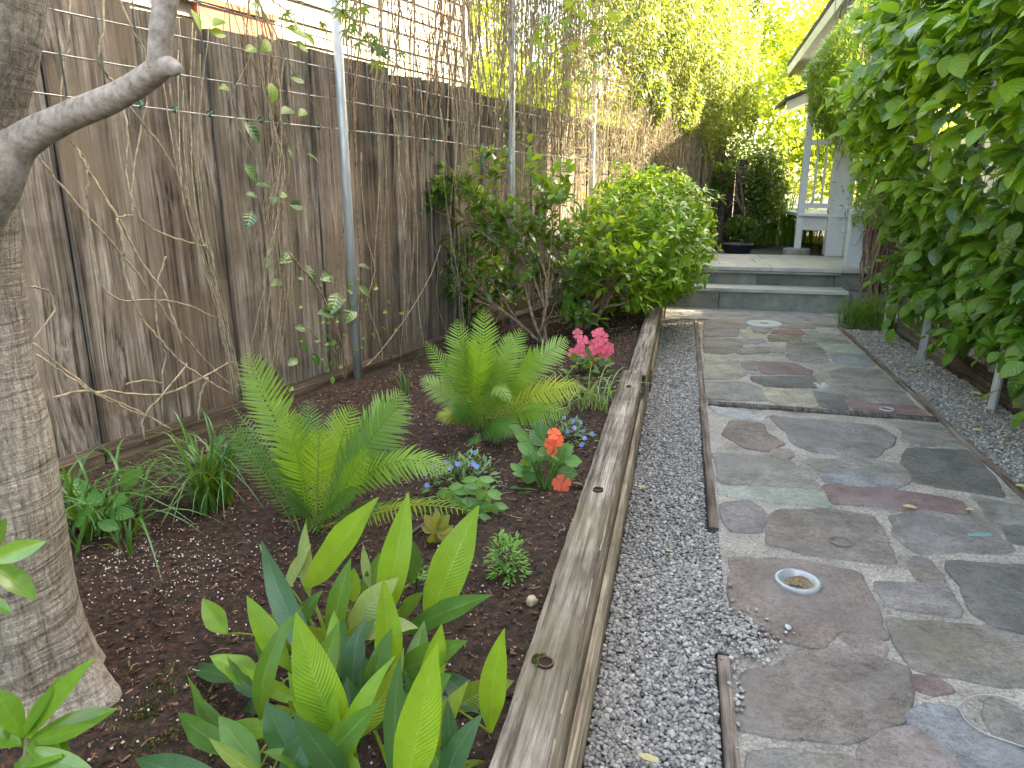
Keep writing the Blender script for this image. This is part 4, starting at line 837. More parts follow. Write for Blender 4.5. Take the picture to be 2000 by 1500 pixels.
# ================================================================== FERNS
M_fl=leafmat('fern_frond_lime',[(.11,.27,.02),(.16,.34,.028),(.2,.38,.03)],.42,.4,mid=(.4,.6,.12),tcol=(.45,.65,.04))
M_fg=leafmat('fern_frond_green',[(.045,.16,.02),(.07,.21,.028)],.35,.4,mid=(.2,.4,.08))
M_fy=leafmat('fern_frond_yellow',[(.30,.40,.03),(.36,.42,.04)],.42,.45,mid=(.5,.55,.12))
M_fp=leafmat('fern_frond_pale',[(.2,.36,.07),(.26,.42,.10)],.4,.45,mid=(.5,.65,.25))
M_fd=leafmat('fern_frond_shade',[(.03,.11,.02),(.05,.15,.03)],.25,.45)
PN=leaft(.12,4,.15,.25,.28,1.0,.02,.8,1)
def frond(parent,mat,base,ctrl,tip,wid,nleaf=34,face=None,start=.12,w=1.0,droop=.35):
    P=bez(base,ctrl,tip,24); N=nleaf; T=[];D=[];U=[];S=[]
    fx=Vector(face) if face is not None else TOCAM(base)+Vector((0,0,.5))
    for i in range(N):
        t=start+(1-start)*(i+.5)/N; k=t*24; wid_=wid*1.12; i0=min(int(k),23); p=P[i0].lerp(P[i0+1],k-i0); tg=(P[i0+1]-P[i0]).normalized()
        nrm=(fx-tg*fx.dot(tg)).normalized(); s=tg.cross(nrm)
        ln=wid*(math.sin(math.pi*min(1,(1-(1-t))**.75))**.6 if t<.55 else (math.sin(math.pi*.5*(1-t)/.45)**.75)); ln=max(ln,.006)
        if t<.55: ln=wid*(.35+.65*min(1,(t-start)/(.5-start)))
        ln*=1.12
        for sg in (-1,1):
            T.append(p); D.append(s*sg*1.0+tg*(.42+.5*t)-nrm*.12+Vector((rng.gauss(0,.05),rng.gauss(0,.05),rng.gauss(0,.05)-droop*.25))); U.append(nrm+Vector((0,0,.1))); S.append(ln*rng.uniform(.9,1.08))
    V,Fc,uv,r=bake(PN,np.array([tuple(t) for t in T]),frame(np.array([tuple(d) for d in D]),np.array([tuple(u) for u in U])),S)
    V=list(map(tuple,V)); Fc=[tuple(f) for f in Fc]; TV,TF,tu=tubeg(P,[.0026*(1-.7*i/24) for i in range(25)],4,False); o=len(V); V+=[tuple(v) for v in TV]; Fc+=[tuple(i+o for i in f) for f in TF]
    uv=np.concatenate([uv,np.full((len(TV),2),.5)])
    o=put('frond',mesh('frond',V,Fc,mat,uv=uv,smooth=True,rnd=list(r)+[.5]*len(TV)),parent)
    return o
def fern(label,bpx,y0,fr):
    b=G(*bpx,.205); t=thing('fern',label,'fern',b)
    for (mat,tp,yt,cx,cyy,yc,wd) in fr:
        frond(t,mat,b+Vector((rng.gauss(0,.02),rng.gauss(0,.02),-.01)),Y(cx,cyy,yc),Y(*tp,yt),wd,nleaf=30)
    return t
fern('large lime green fern nearest the camera with upright and arching fronds',(612,1030),1.9,[
(M_fl,(482,688),1.85,540,800,1.85,.085),(M_fp,(470,700),1.95,560,860,1.95,.07),(M_fg,(800,770),1.85,690,880,1.85,.10),(M_fp,(785,762),1.95,720,850,1.9,.09),(M_fl,(690,790),1.9,650,900,1.9,.085),(M_fl,(885,915),1.75,740,840,1.8,.065),
(M_fp,(880,925),1.85,770,860,1.9,.06),(M_fl,(930,1000),1.55,760,960,1.7,.045),(M_fy,(880,975),1.6,720,1000,1.7,.04),(M_fl,(560,800),1.75,590,900,1.75,.075),(M_fg,(600,780),2.05,610,880,2.0,.07),(M_fp,(655,800),2.1,630,900,2.0,.06),
(M_fg,(455,795),1.95,540,900,1.9,.05),(M_fg,(440,820),1.75,520,920,1.8,.05),(M_fl,(625,830),1.7,620,920,1.75,.06),(M_fl,(720,880),1.7,680,930,1.75,.06),(M_fg,(800,900),2.0,720,880,2.0,.07),(M_fd,(560,960),1.75,590,980,1.8,.05),(M_fg,(700,960),1.7,660,960,1.75,.05),(M_fd,(760,1000),1.7,690,980,1.75,.05),(M_fg,(540,880),1.8,580,930,1.85,.06)])
fern('second bushy lime and yellow fern farther back beneath the shrub',(938,838),2.9,[
(M_fl,(893,622),2.95,900,720,2.9,.085),(M_fl,(945,600),2.95,945,700,2.9,.085),(M_fp,(1000,650),3.05,970,720,3.0,.08),(M_fl,(1060,690),2.85,1000,730,2.9,.10),(M_fp,(1110,665),3.0,1040,690,3.0,.09),(M_fy,(1140,760),2.7,1040,740,2.8,.09),
(M_fl,(1110,810),2.65,1020,780,2.75,.085),(M_fg,(1010,850),2.6,970,800,2.7,.075),(M_fp,(820,740),2.8,880,760,2.8,.07),(M_fl,(830,665),2.8,890,740,2.8,.06),(M_fp,(1000,790),2.6,950,700,2.7,.05),(M_fl,(940,650),2.7,930,740,2.75,.09),
(M_fd,(985,855),2.65,950,830,2.7,.06),(M_fd,(925,890),2.65,930,850,2.7,.06),(M_fg,(870,700),3.05,900,760,3.0,.08),(M_fy,(850,820),2.7,900,790,2.75,.05),(M_fg,(980,700),2.75,960,760,2.8,.08),(M_fl,(1050,740),3.05,990,760,3.0,.08),(M_fg,(880,800),2.7,910,790,2.75,.07),(M_fg,(900,660),2.7,915,740,2.75,.085),(M_fl,(1020,640),2.9,980,720,2.85,.08)])
# ================================================================== GRASS CLUMPS
M_gr=leafmat('liriope_blade',[(.03,.12,.025),(.05,.17,.03),(.07,.21,.035)],.2,.35,mid=(.1,.25,.06))
M_grp=leafmat('grass_blade_pale',[(.12,.30,.06),(.2,.38,.1),(.3,.46,.16)],.3,.4)
def grass(label,base,n,ln,mat,wd=.006,lean=1.0,sprd=.03,cat='grass clump',name='grass_clump',px=None,group=None,hmin=.5):
    t=thing(name,label,cat,base,group)
    for i in range(n):
        a=rng.uniform(0,6.283); l=ln*rng.uniform(hmin,1.1); e=rng.uniform(.25,1.0)*lean
        d=Vector((math.cos(a),math.sin(a),0)); p0=Vector(base)+Vector((rng.gauss(0,sprd),rng.gauss(0,sprd),-.01)); p1=p0+d*(l*.3*e)+Vector((0,0,l*.75)); p2=p0+d*(l*.95*e)+Vector((0,0,l*(.95-.75*e)))
        P=bez(p0,p1,p2,7); sd_=d.cross(Vector((0,0,1))); V=[];Fc=[];uv=[]
        for k,p in enumerate(P):
            w=wd*(1-.92*(k/7)**2)*.5*rng.uniform(.95,1.05); up_=Vector((0,0,w*.5)); V+=[p-sd_*w+up_,p,p+sd_*w+up_]; uv+=[(.1,k/7),(.5,k/7),(.9,k/7)]
        for k in range(7): q=k*3; Fc+=[(q,q+1,q+4,q+3),(q+1,q+2,q+5,q+4)]
        put('blade',mesh('blade',V,Fc,mat,uv=uv,smooth=True),t)
    return t
grass('dark green grass clump between the trunk and the large fern',G(418,985,.2),110,.42,M_gr,.0095,1.0,.035)
grass('dark green grass tuft beside the trunk foot with broad arching blades',G(175,1040,.2),95,.40,M_gr,.011,1.25,.07)
grass('small sparse grass tuft in the mulch right of the trunk',G(255,1100,.2),8,.16,M_gr,.010,.5,.01)
grass('thin pale variegated grass arching out under the pink flowers',G(1155,800,.22),46,.34,M_grp,.006,1.1,.05)
grass('two arching green blades standing before the kickboard between the ferns',G(790,770,.2),7,.30,M_gr,.011,.7,.02)
grass('grass clump at the right of the steps, closest to the path',Vector((1.62,7.1,0)),120,.42,M_fg,.010,.95,.07)
grass('grass clump at the right of the steps beside the pale stake',Vector((1.86,7.3,0)),110,.45,M_fg,.010,.95,.09)
grass('grass clump behind the low timber edging under the hydrangea',Vector((2.12,6.7,.03)),80,.38,M_fg,.010,.95,.08)
# broad leaf seedling at trunk foot
M_sl=leafmat('soft_green_leaf',[(.05,.2,.03),(.09,.27,.045)],.3,.35,mid=(.2,.4,.1),veins=9,vs=.15)
def rosette(name,label,cat,base,leaves,mat):
    t=thing(name,label,cat,base); 
    for b_,t_,w_,y_ in leaves: traced(t,mat,b_,t_,w_,y_,peak=.55,k=7)
    return t
g0=G(200,1010,.2); rosette('broad_leaf_seedling','low plant with oval glossy leaves at the right side of the trunk foot','plant',g0,[((232,948),(276,920),34,1.75),((200,985),(150,960),40,1.7),((205,985),(250,975),36,1.7),((190,1010),(140,1010),44,1.6),((205,1000),(262,1005),30,1.65),((190,1020),(232,1032),26,1.6),((180,990),(140,930),34,1.72)],M_sl)
# ================================================================== FLOWERING PLANTS
OV=leaft(.62,4,.18,.3,.45,.8,.03,.15,1); OVn=leaft(.3,4,.18,.4,.4,1,.03,.15,1)
M_imp=leafmat('impatiens_leaf',[(.04,.16,.05),(.07,.22,.05),(.12,.3,.05)],.28,.35,veins=8,vs=.2,mid=(.2,.4,.15))
def petalflower(name,parent,c,r,mat,facing,eye=None):
    V=[];Fc=[]; f=Vector(facing).normalized(); x=f.orthogonal().normalized(); y=f.cross(x); a0=rng.random()*6
    for k in range(5):
        a=a0+k*2*math.pi/5+rng.gauss(0,.06); o=len(V); 
        for (t,w) in ((.05,.03),(.35,.22),(.7,.44),(.92,.36),(1.0,.14)):
            for s in (-1,0,1):
                q=x*math.cos(a)+y*math.sin(a); p=f.cross(q); v=c+q*(t*r)+p*(s*w*r)+f*(r*(.12*math.sin(t*3)+(.10 if s else -.02)*t+.02*k)); V.append(v)
        for i in range(4):
            for j in range(2): u=o+i*3+j; Fc.append((u,u+1,u+4,u+3))
    o=put(name,mesh(name,V,Fc,mat,smooth=True,rnd=[rng.random()]*len(V)),parent)
    return o
def petmat(name,a,b_,tr=.35):
    m=leafmat(name,[a,b_],tr,.5,mid=a,tcol=b_); return m
M_pink=petmat('pink_petal',(.75,.10,.17),(.9,.17,.24)); M_orange=petmat('orange_petal',(.85,.10,.035),(.95,.16,.05)); M_blue=petmat('blue_petal',(.16,.24,.75),(.3,.4,.9)); M_eye=simple('yellow_centre',[(.6,.5,.1),(.8,.7,.3)],scale=9,bs=0)
def leafy(t,base,n,rad,h,size,tpl,mat,up=.5,name='leaf',nmax=300,dome=True,stems=8):
    T=[];D=[];U=[]
    for i in range(n):
        a=rng.uniform(0,6.283); e=math.acos(rng.uniform(.0,1)); r=rng.uniform(.6,1.0)
        p=Vector((math.cos(a)*math.sin(e)*rad*r,math.sin(a)*math.sin(e)*rad*r,math.cos(e)*h*r)); o=Vector((p.x,p.y,p.z*rad/h)).normalized()
        T.append(Vector(base)+p); D.append(o+Vector((rng.gauss(0,.5),rng.gauss(0,.5),rng.gauss(0,.3)-.1))); U.append(o*.6+Vector((0,0,up+.3)))
    for i in range(stems):
        q=T[rng.randrange(n)]; tube('stem',bez(Vector(base)-Vector((0,0,.02)),Vector(base)+Vector(((q.x-base[0])*.3,(q.y-base[1])*.3,(q.z-base[2])*.7)),q,5),.002,mat,t,n=4)
    leaves_parts(name,tpl,T,frame(np.array([tuple(d) for d in D]),np.array([tuple(u) for u in U])),size*nr.uniform(.7,1.25,n),mat,t,nmax,'leaf_mass')
# pink impatiens
b=G(1155,735,.22); t=thing('pink_impatiens','pink flowering impatiens in the mulch near the timber wall','flowers',b)
leafy(t,b,70,.13,.13,.055,OV,M_imp,nmax=70)
for px,py,r in ((1128,652,13),(1138,665,14),(1133,680,13),(1120,690,14),(1142,692,12),(1165,652,13),(1178,660,14),(1168,668,13),(1160,683,15),(1175,680,16),(1188,685,14),(1150,694,15),(1165,697,14),(1180,692,14),(1158,672,12),(1190,677,12),(1172,648,11)):
    c=Y(px,py,3.95+rng.uniform(-.06,.06)); petalflower('flower',t,c,r*.82/F*4.0,M_pink,TOCAM(c)+Vector((rng.gauss(0,.25),rng.gauss(0,.25),.35)))
# orange impatiens
b=G(1062,965,.21); t=thing('orange_impatiens','orange flowering impatiens with round green leaves beside the blue lobelia','flowers',b)
for i in range(6): q=b+Vector((rng.gauss(0,.05),rng.gauss(0,.05),rng.uniform(.1,.2))); tube('stem',bez(b,b.lerp(q,.6),q,4),.0035,M_sl,t,n=6)
for (b_,t_,w_) in (((1065,870),(1035,838),34),((1070,880),(1110,895),34),((1060,905),(1018,885),36),((1075,910),(1095,930),40),((1060,925),(1030,950),30),((1090,920),(1130,925),32),((1050,915),(1000,908),30),((1085,890),(1120,870),32),((1060,860),(1055,825),30),((1040,870),(1000,835),24),((1045,890),(1010,862),26),((1100,900),(1138,900),26),((1065,945),(1050,975),30),((1080,955),(1112,1005),30),((1100,940),(1130,965),28),((1050,930),(1012,930),30),((1075,900),(1060,870),36),((1095,905),(1105,870),28),((1070,935),(1095,958),40)):
    traced(t,M_imp,b_,t_,w_,2.32+rng.uniform(-.04,.04),peak=.5,k=6,curl=.3,roll=rng.uniform(-.5,.5))
leafy(t,b+Vector((0,0,.02)),30,.1,.13,.05,OV,M_imp,nmax=30)
for px,py,r in ((1082,848,14),(1075,866,13),(1090,862,12),(1078,880,12),(1097,945,20),(1088,855,12)):
    c=Y(px,py,2.26); petalflower('flower',t,c,r/F*2.35,M_orange,TOCAM(c)+Vector((rng.gauss(0,.2),rng.gauss(0,.2),.3)))
# lobelia
M_lob=leafmat('lobelia_leaf',[(.06,.19,.06),(.1,.25,.08)],.25,.4)
for (px,py,lab,rd,nn,fl) in ((1090,880,'blue lobelia mound behind the orange impatiens beside the timber wall',.16,260,22),(905,955,'sprawling blue lobelia between the large fern and the orange impatiens',.15,220,14)):
    b=G(px,py,.205); t=thing('blue_lobelia',lab,'flowers',b); leafy(t,b,nn,rd,.13,.034,OVn,M_lob,nmax=300,stems=12)
    for i in range(fl):
        a=rng.uniform(0,6.28); e=rng.uniform(.3,1.4); c=b+Vector((math.cos(a)*math.sin(e)*rd,math.sin(a)*math.sin(e)*rd,math.cos(e)*.14)); petalflower('flower',t,c,.0095,M_blue,TOCAM(c)+Vector((0,0,.5)))
# palmate hellebore, yellow spotted seedling, small annual
M_hel=leafmat('hellebore_leaf',[(.07,.22,.05),(.13,.32,.08),(.2,.38,.1)],.3,.4,mid=(.25,.45,.15))
b=G(925,1030,.2); t=thing('palmate_plant','soft green plant with fingered leaves right of the large fern','plant',b)
for (cx,cyy) in ((905,948),(935,935),(950,960),(925,985),(900,975),(962,985),(880,960),(935,1005)):
    for k in range(6):
        a=R(-75+30*k+rng.uniform(-8,8)); traced(t,M_hel,(cx,cyy),(cx+math.sin(a)*rng.uniform(32,44),cyy+math.cos(a)*rng.uniform(24,36)-6),15,2.02+rng.uniform(-.03,.03),peak=.5,k=5,curl=.3)
    c=Y(cx,cyy,2.02); tube('stalk',bez(b,b.lerp(c,.5)+Vector((0,0,.02)),c,4),.002,M_hel,t,n=4)
M_ys=leafmat('spotted_yellow_leaf',[(.22,.24,.03),(.34,.33,.05),(.3,.18,.03)],.35,.4)
b=G(857,1068,.2); t=thing('spotted_seedling','small plant with spotted yellow green leaves behind the strap leaves','plant',b)
for a,l,w in ((-70,34,22),(-35,42,22),(0,44,18),(35,40,22),(75,32,20),(200,42,26),(165,30,22),(120,26,20)): traced(t,M_ys,(853,1038),(853+math.sin(R(a))*l,1038-math.cos(R(a))*l),w,1.84,peak=.55,k=6,curl=.25)
tube('stem',[b,Y(853,1038,1.84)],.003,M_twig,t)
M_an=leafmat('small_annual_leaf',[(.10,.32,.05),(.16,.4,.07)],.35,.45)
b=G(990,1140,.2); t=thing('small_annual','small bright green bushy annual alone in the mulch beside the timber','plant',b); leafy(t,b+Vector((0,0,.02)),280,.055,.14,.022,OVn,M_an,nmax=280,up=1)
leafy(t,b,24,.06,.03,.03,OV,M_an,nmax=24)
b=G(815,1170,.2); t=thing('seedling','tiny feathery seedling half hidden among the strap leaves','plant',b); leafy(t,b+Vector((0,0,.05)),60,.03,.06,.02,OVn,M_an,nmax=60)
# fern-like lime frond piece lying, hose, stone, debris
M_hose=simple('black_drip_hose',[(.01,.01,.01),(.03,.03,.03)],scale=20,ro=.45,bs=0)
hp=[G(x,y,.232) for x,y in ((690,1150),(735,1110),(775,1070),(820,1030),(880,1002))]; tag(tube('drip_hose',smoothpath(hp,6),.008,M_hose,None,n=10),'black drip hose lying on the soil under the strap leaves','hose')
hp=[G(x,y,.225) for x,y in ((938,1200),(950,1165),(962,1140))]; tag(tube('drip_hose',smoothpath(hp,4),.006,M_hose,None,n=8),'short black drip hose end next to the small bright annual','hose')
c=G(1038,1178,.235); o=pebbles('stone',[(c.x,c.y,.24)],np.array([.034]),simple('tan_stone',[(.35,.28,.18),(.6,.5,.36)],scale=60,bs=.4),3,flat=(.8,.9),kind=None); tag(o,'small tan rounded stone at the inner edge of the timber wall','stone')
# ================================================================== BARE VINES ON THE FENCE
bv_=thing('bare_vine','tangle of bare tan vine stems climbing the near boards between the trunk and the pipe','vine',FU(2.2,.2,-.03))
def stem(pts,r,mat,parent,off=(-.02,.02),jit=.002,name='stem',sub=4,taper=.6):
    o0=rng.uniform(*off); P=[FP(x,y,o0+rng.uniform(-.012,.012)) for x,y in pts]; P=smoothpath(P,sub,jit); k=len(P)
    return tube(name,P,[r*(1-(1-taper)*i/k) for i in range(k)],mat,parent,n=5)
TR=[[(137,-20),(133,60),(137,90),(122,130),(121,210)],[(203,-20),(202,50),(193,110),(205,140),(230,170),(256,213),(301,266),(353,353),(364,385),(400,480),(416,500),(430,640),(469,773)],
[(232,-10),(255,50),(282,100),(285,140)],[(241,217),(250,266),(248,350),(266,406),(290,441),(343,465),(402,480)],[(286,200),(262,330),(258,415)],[(258,418),(245,422),(230,425)],
[(230,425),(240,480),(243,530),(273,612),(308,657),(350,703),(402,741),(455,773)],[(72,301),(112,353),(164,413),(210,465),(262,525),(301,580),(336,630),(371,668),(420,724),(448,752)],
[(136,273),(168,315),(171,367),(168,402),(175,455),(189,525),(203,563),(241,586),(301,586),(357,593),(427,622)],[(150,290),(175,339),(224,413),(252,465),(280,518),(322,573),(336,615),(357,678)],
[(105,776),(168,764),(245,768),(315,771),(360,755),(420,724),(448,708),(465,712)],[(63,668),(140,731),(196,770),(266,801),(336,840)],[(66,689),(120,725),(175,762),(240,795),(315,825)],
[(325,500),(304,570),(308,640),(315,675),(324,696),(317,745),(318,815)],[(367,710),(315,773),(280,815),(278,840),(287,867)],[(406,738),(392,770),(388,800),(388,830)],[(245,750),(280,743),(317,748)],[(60,560),(95,570),(107,600),(95,625),(65,665)]]
for i,p in enumerate(TR): stem(p,.0052 if i in(1,6,7,9,10,15) else .0038,M_stem,bv_,sub=5,taper=.75)
for i in range(9):
    a=i/8; stem([(318+a*90+rng.gauss(0,8),130+rng.uniform(-110,60)),(335+a*60,260),(358+a*40+rng.gauss(0,6),400),(400+a*22,530),(436+a*14,650),(462+a*18+rng.gauss(0,5),790)],rng.uniform(.0016,.0032),M_stem,bv_,off=(-.03,.04))
vv=thing('twining_vine','twisted vine stems with dark leaves on the wire mesh left of the near pipe','vine',FU(2.7,.2,0))
for i in range(12):
    x0=rng.gauss(525,14); stem([(x0-20+rng.gauss(0,30),-40),(x0-8+rng.gauss(0,16),90),(x0+rng.gauss(0,14),200),(x0+12+rng.gauss(0,12),320),(x0+rng.gauss(5,10),440),(x0+rng.gauss(5,14),560),(x0+rng.gauss(-5,14),730)],rng.uniform(.002,.004),M_stem if i%3 else M_twig,vv,off=(-.01,.05))
for i in range(8):
    x0=rng.uniform(430,620); stem([(x0-60+rng.gauss(0,30),-40),(x0-30+rng.gauss(0,20),100),(x0+rng.gauss(0,20),240),(x0+20+rng.gauss(0,20),400),(x0+rng.gauss(20,20),560)],rng.uniform(.0016,.0028),M_twig,vv,off=(0,.05))
stem([(560,490),(620,560),(650,620),(672,690),(678,745)],.006,M_twig,vv,off=(.04,.06)); stem([(600,640),(650,700),(676,745)],.004,M_twig,vv,off=(.04,.06)); stem([(676,745),(740,690),(830,560),(860,480)],.0032,M_stem,vv,off=(.0,.02))
M_vl=leafmat('vine_leaf_variegated',[(.015,.075,.025),(.03,.12,.03),(.10,.20,.07),(.03,.13,.03)],.25,.3,veins=6,vs=.2); M_vb=leafmat('vine_leaf_bright',[(.1,.24,.03),(.14,.3,.035)],.5,.35)
VL=[(478,320,34),(478,237,40),(500,362,30),(492,412,38),(565,400,30),(570,495,36),(600,518,34),(660,572,44),(535,378,24),(560,290,20),(572,215,34),(566,150,30),(690,598,40),(620,612,36),(575,640,28),(650,540,36),(700,560,30),(590,660,26),(610,690,24),(530,500,28),(480,380,24),(580,700,26),(550,550,30),(640,600,30),(700,520,26)]
for x,y,w in VL: 
    a=rng.uniform(-2.6,2.6); traced(vv,M_vl,(x-math.sin(a)*w*.4,y-math.cos(a)*w*.3),(x+math.sin(a)*w*.6,y+abs(math.cos(a))*w*.35),w*.48,1,peak=.45,k=5,curl=.35,name='leaf') if False else None
def fleaf(parent,mat,x,y,w,off=.03,asp=.55):
    a=rng.uniform(-1.9,1.9); b0=FP(x,y,off); l=w/F*((b0-_o).dot(_f)); d=(FD*math.sin(a)+Vector((0,0,-abs(math.cos(a))*.7+.1))+FN*.3).normalized()
    M=orient(b0,b0+d*l,FN+Vector((0,0,.7)),rng.uniform(-.4,.4)); V,Fc,uv=leafmesh(asp,5,.2,.35,.42,1.0,.04,2)
    return put('leaf',mesh('leaf',V,Fc,mat,uv=uv,smooth=True,rnd=[rng.random()]*len(V)),parent,M=M)
for x,y,w in VL: fleaf(vv,M_vl,x,y,w*1.25)
for x,y,w in ((373,18,36),(410,62,32),(437,40,34),(525,80,34),(560,55,46),(575,82,30),(595,65,26),(530,162,36),(447,172,24),(500,95,30),(600,300,30),(597,215,26),(560,380,20),(570,30,24),(490,8,20)): fleaf(vv,M_vb,x,y,w*1.2,.05)
for i in range(70): fleaf(vv,M_vb if i%3 else M_vl,rng.gauss(660,50),rng.gauss(640,55),rng.uniform(9,17),.05)
# hanging stem curtain: thin, from the second pipe on
hv=thing('hanging_vine','curtain of thin wiry vine stems on the wire mesh between the first and third pipes','vine',FU(4.3,1.9,.02))
def wig(u0,z0,z1,r,off,drift=.25,seg=9,amp=.03):
    P=[];u=u0;o=off;dr=rng.gauss(0,drift)/seg
    for k in range(seg+1):
        P.append(FU(u,z0+(z1-z0)*k/seg,o)); u+=dr+rng.gauss(0,amp); o=off+rng.gauss(0,.012)
    return P
for i in range(230):
    u=rng.uniform(3.1,6.6) if i%3 else rng.gauss(rng.choice([3.5,4.15,4.45,5.2,5.9]),.07); z0=rng.uniform(2.6,3.6); z1=rng.uniform(.2,1.0) if rng.random()<.16 else rng.uniform(1.45,2.0)
    P=smoothpath(wig(u,z0,z1,0,rng.uniform(-.02,.05),.22,9,.022),2); tube('stem',P,rng.uniform(.002,.0046),M_twig if i%3 else M_stem,hv,n=4)
for i in range(34):
    u=rng.uniform(3.1,6.5); P=smoothpath(wig(u,rng.uniform(1.2,1.9),.15,0,rng.uniform(-.03,.03),.5,8,.03),2); tube('stem',P,rng.uniform(.0016,.003),M_stem,hv,n=4)
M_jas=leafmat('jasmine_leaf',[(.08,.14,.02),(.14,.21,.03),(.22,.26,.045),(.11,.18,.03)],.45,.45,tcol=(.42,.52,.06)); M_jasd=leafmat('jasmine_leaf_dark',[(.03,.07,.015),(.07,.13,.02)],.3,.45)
NL=leaft(.26,2,.15,.4,.4,1,0,.1,1); QL=quadt(.34); QW=quadt(.6)
T=[];
for i in range(3000):
    u=rng.gauss(rng.choice([4.7,5.0,5.4,5.8,6.2,6.6]),.16); T.append(FU(u,rng.uniform(1.5,3.4) if rng.random()<.3 else rng.uniform(2.3,3.4),rng.uniform(0,.08)))
n_=len(T); leaves_parts('leaf',NL,np.array([tuple(t) for t in T]),frame(rdir(n_)+np.array([[0,0,-.9]]),rdir(n_)*.6+np.array([[FN.x,FN.y,.5]])),nr.uniform(.03,.06,n_),M_jas,hv,90,'leaf_mass')
# the dense vine mass with its tan thatch
dv=thing('dense_vine','thick yellow green vine mass over tan dry stems on the far half of the fence','vine',FU(8.5,1.9,.1))
mb=MB()
for i in range(760):
    u=6.3+5.3*rng.random()**.7; z0=rng.uniform(1.7,2.9); z1=rng.uniform(.35,1.5) if (u>9.0 or rng.random()<.18) else rng.uniform(1.45,1.9); off=rng.uniform(-.03,.16)
    P=wig(u,z0,z1,0,off,.18,6,.022); mb.tube(P,rng.uniform(.0018,.0036)*(1 if u<8 else 1.25),3)
for i in range(300):
    u=rng.uniform(5.0,10.5); z=rng.uniform(1.4,2.9); P=[FU(u+k*rng.uniform(.02,.07)*(1 if i%2 else -1),z+.10*math.sin(k*.9+i)-.015*k,rng.uniform(.05,.2)) for k in range(7)]; mb.tube(smoothpath(P,2),.0022,3)
o=mb.build('dry_stems',M_thatch,dv); o['kind']='stuff'
mb=MB()
for i in range(700):
    u=4.6+5.5*rng.random(); P=wig(u,rng.uniform(2.8,3.9),rng.uniform(1.6,2.4),0,rng.uniform(-.02,.12),.15,6,.02); mb.tube(P,rng.uniform(.0018,.003),3)
o=mb.build('green_stems',M_stem,dv); o['kind']='stuff'
def dens(u,z):
    lo=2.32-.15*(u-6)+.25*nz3(u*1.2,z*.5,1,3)  # lower limit of the leaves falls towards the far end
    return z-lo
T=[];S=[];DK=[]
while len(T)<40000:
    u=4.7+7.2*rng.random()**.75; z=rng.uniform(1.35,4.3); q=dens(u,z)+.35*nz3(u*2.2,z*2.2,1,6)
    if u<7.0 and rng.random()>max(.05,(u-4.9)/2.1)**1.3*(1 if z>2.5 else .4): continue
    if q<0 and rng.random()>.06: continue
    bul=.08+.38*max(0,min(1,q*1.2))*(1+.5*nz3(u*1.5,z*1.5,1,11)); off=bul*(1-rng.random()**2*.8)
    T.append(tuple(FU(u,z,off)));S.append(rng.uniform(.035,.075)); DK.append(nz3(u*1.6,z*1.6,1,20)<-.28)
T=np.array(T);S=np.array(S);DK=np.array(DK); n_=len(T); RM=frame(rdir(n_)*.8+np.array([[FN.x*.3,FN.y*.3,-.75]]),rdir(n_)*.8+np.array([[FN.x,FN.y,.6]]))
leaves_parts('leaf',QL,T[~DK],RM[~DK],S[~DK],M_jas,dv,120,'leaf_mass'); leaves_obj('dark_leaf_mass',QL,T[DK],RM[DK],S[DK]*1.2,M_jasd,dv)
M_cho=leafmat('bright_shrub_leaf',[(.10,.27,.025),(.18,.40,.03),(.28,.5,.035),(.07,.2,.025)],.5,.24,mid=(.3,.45,.1),spec=.55)
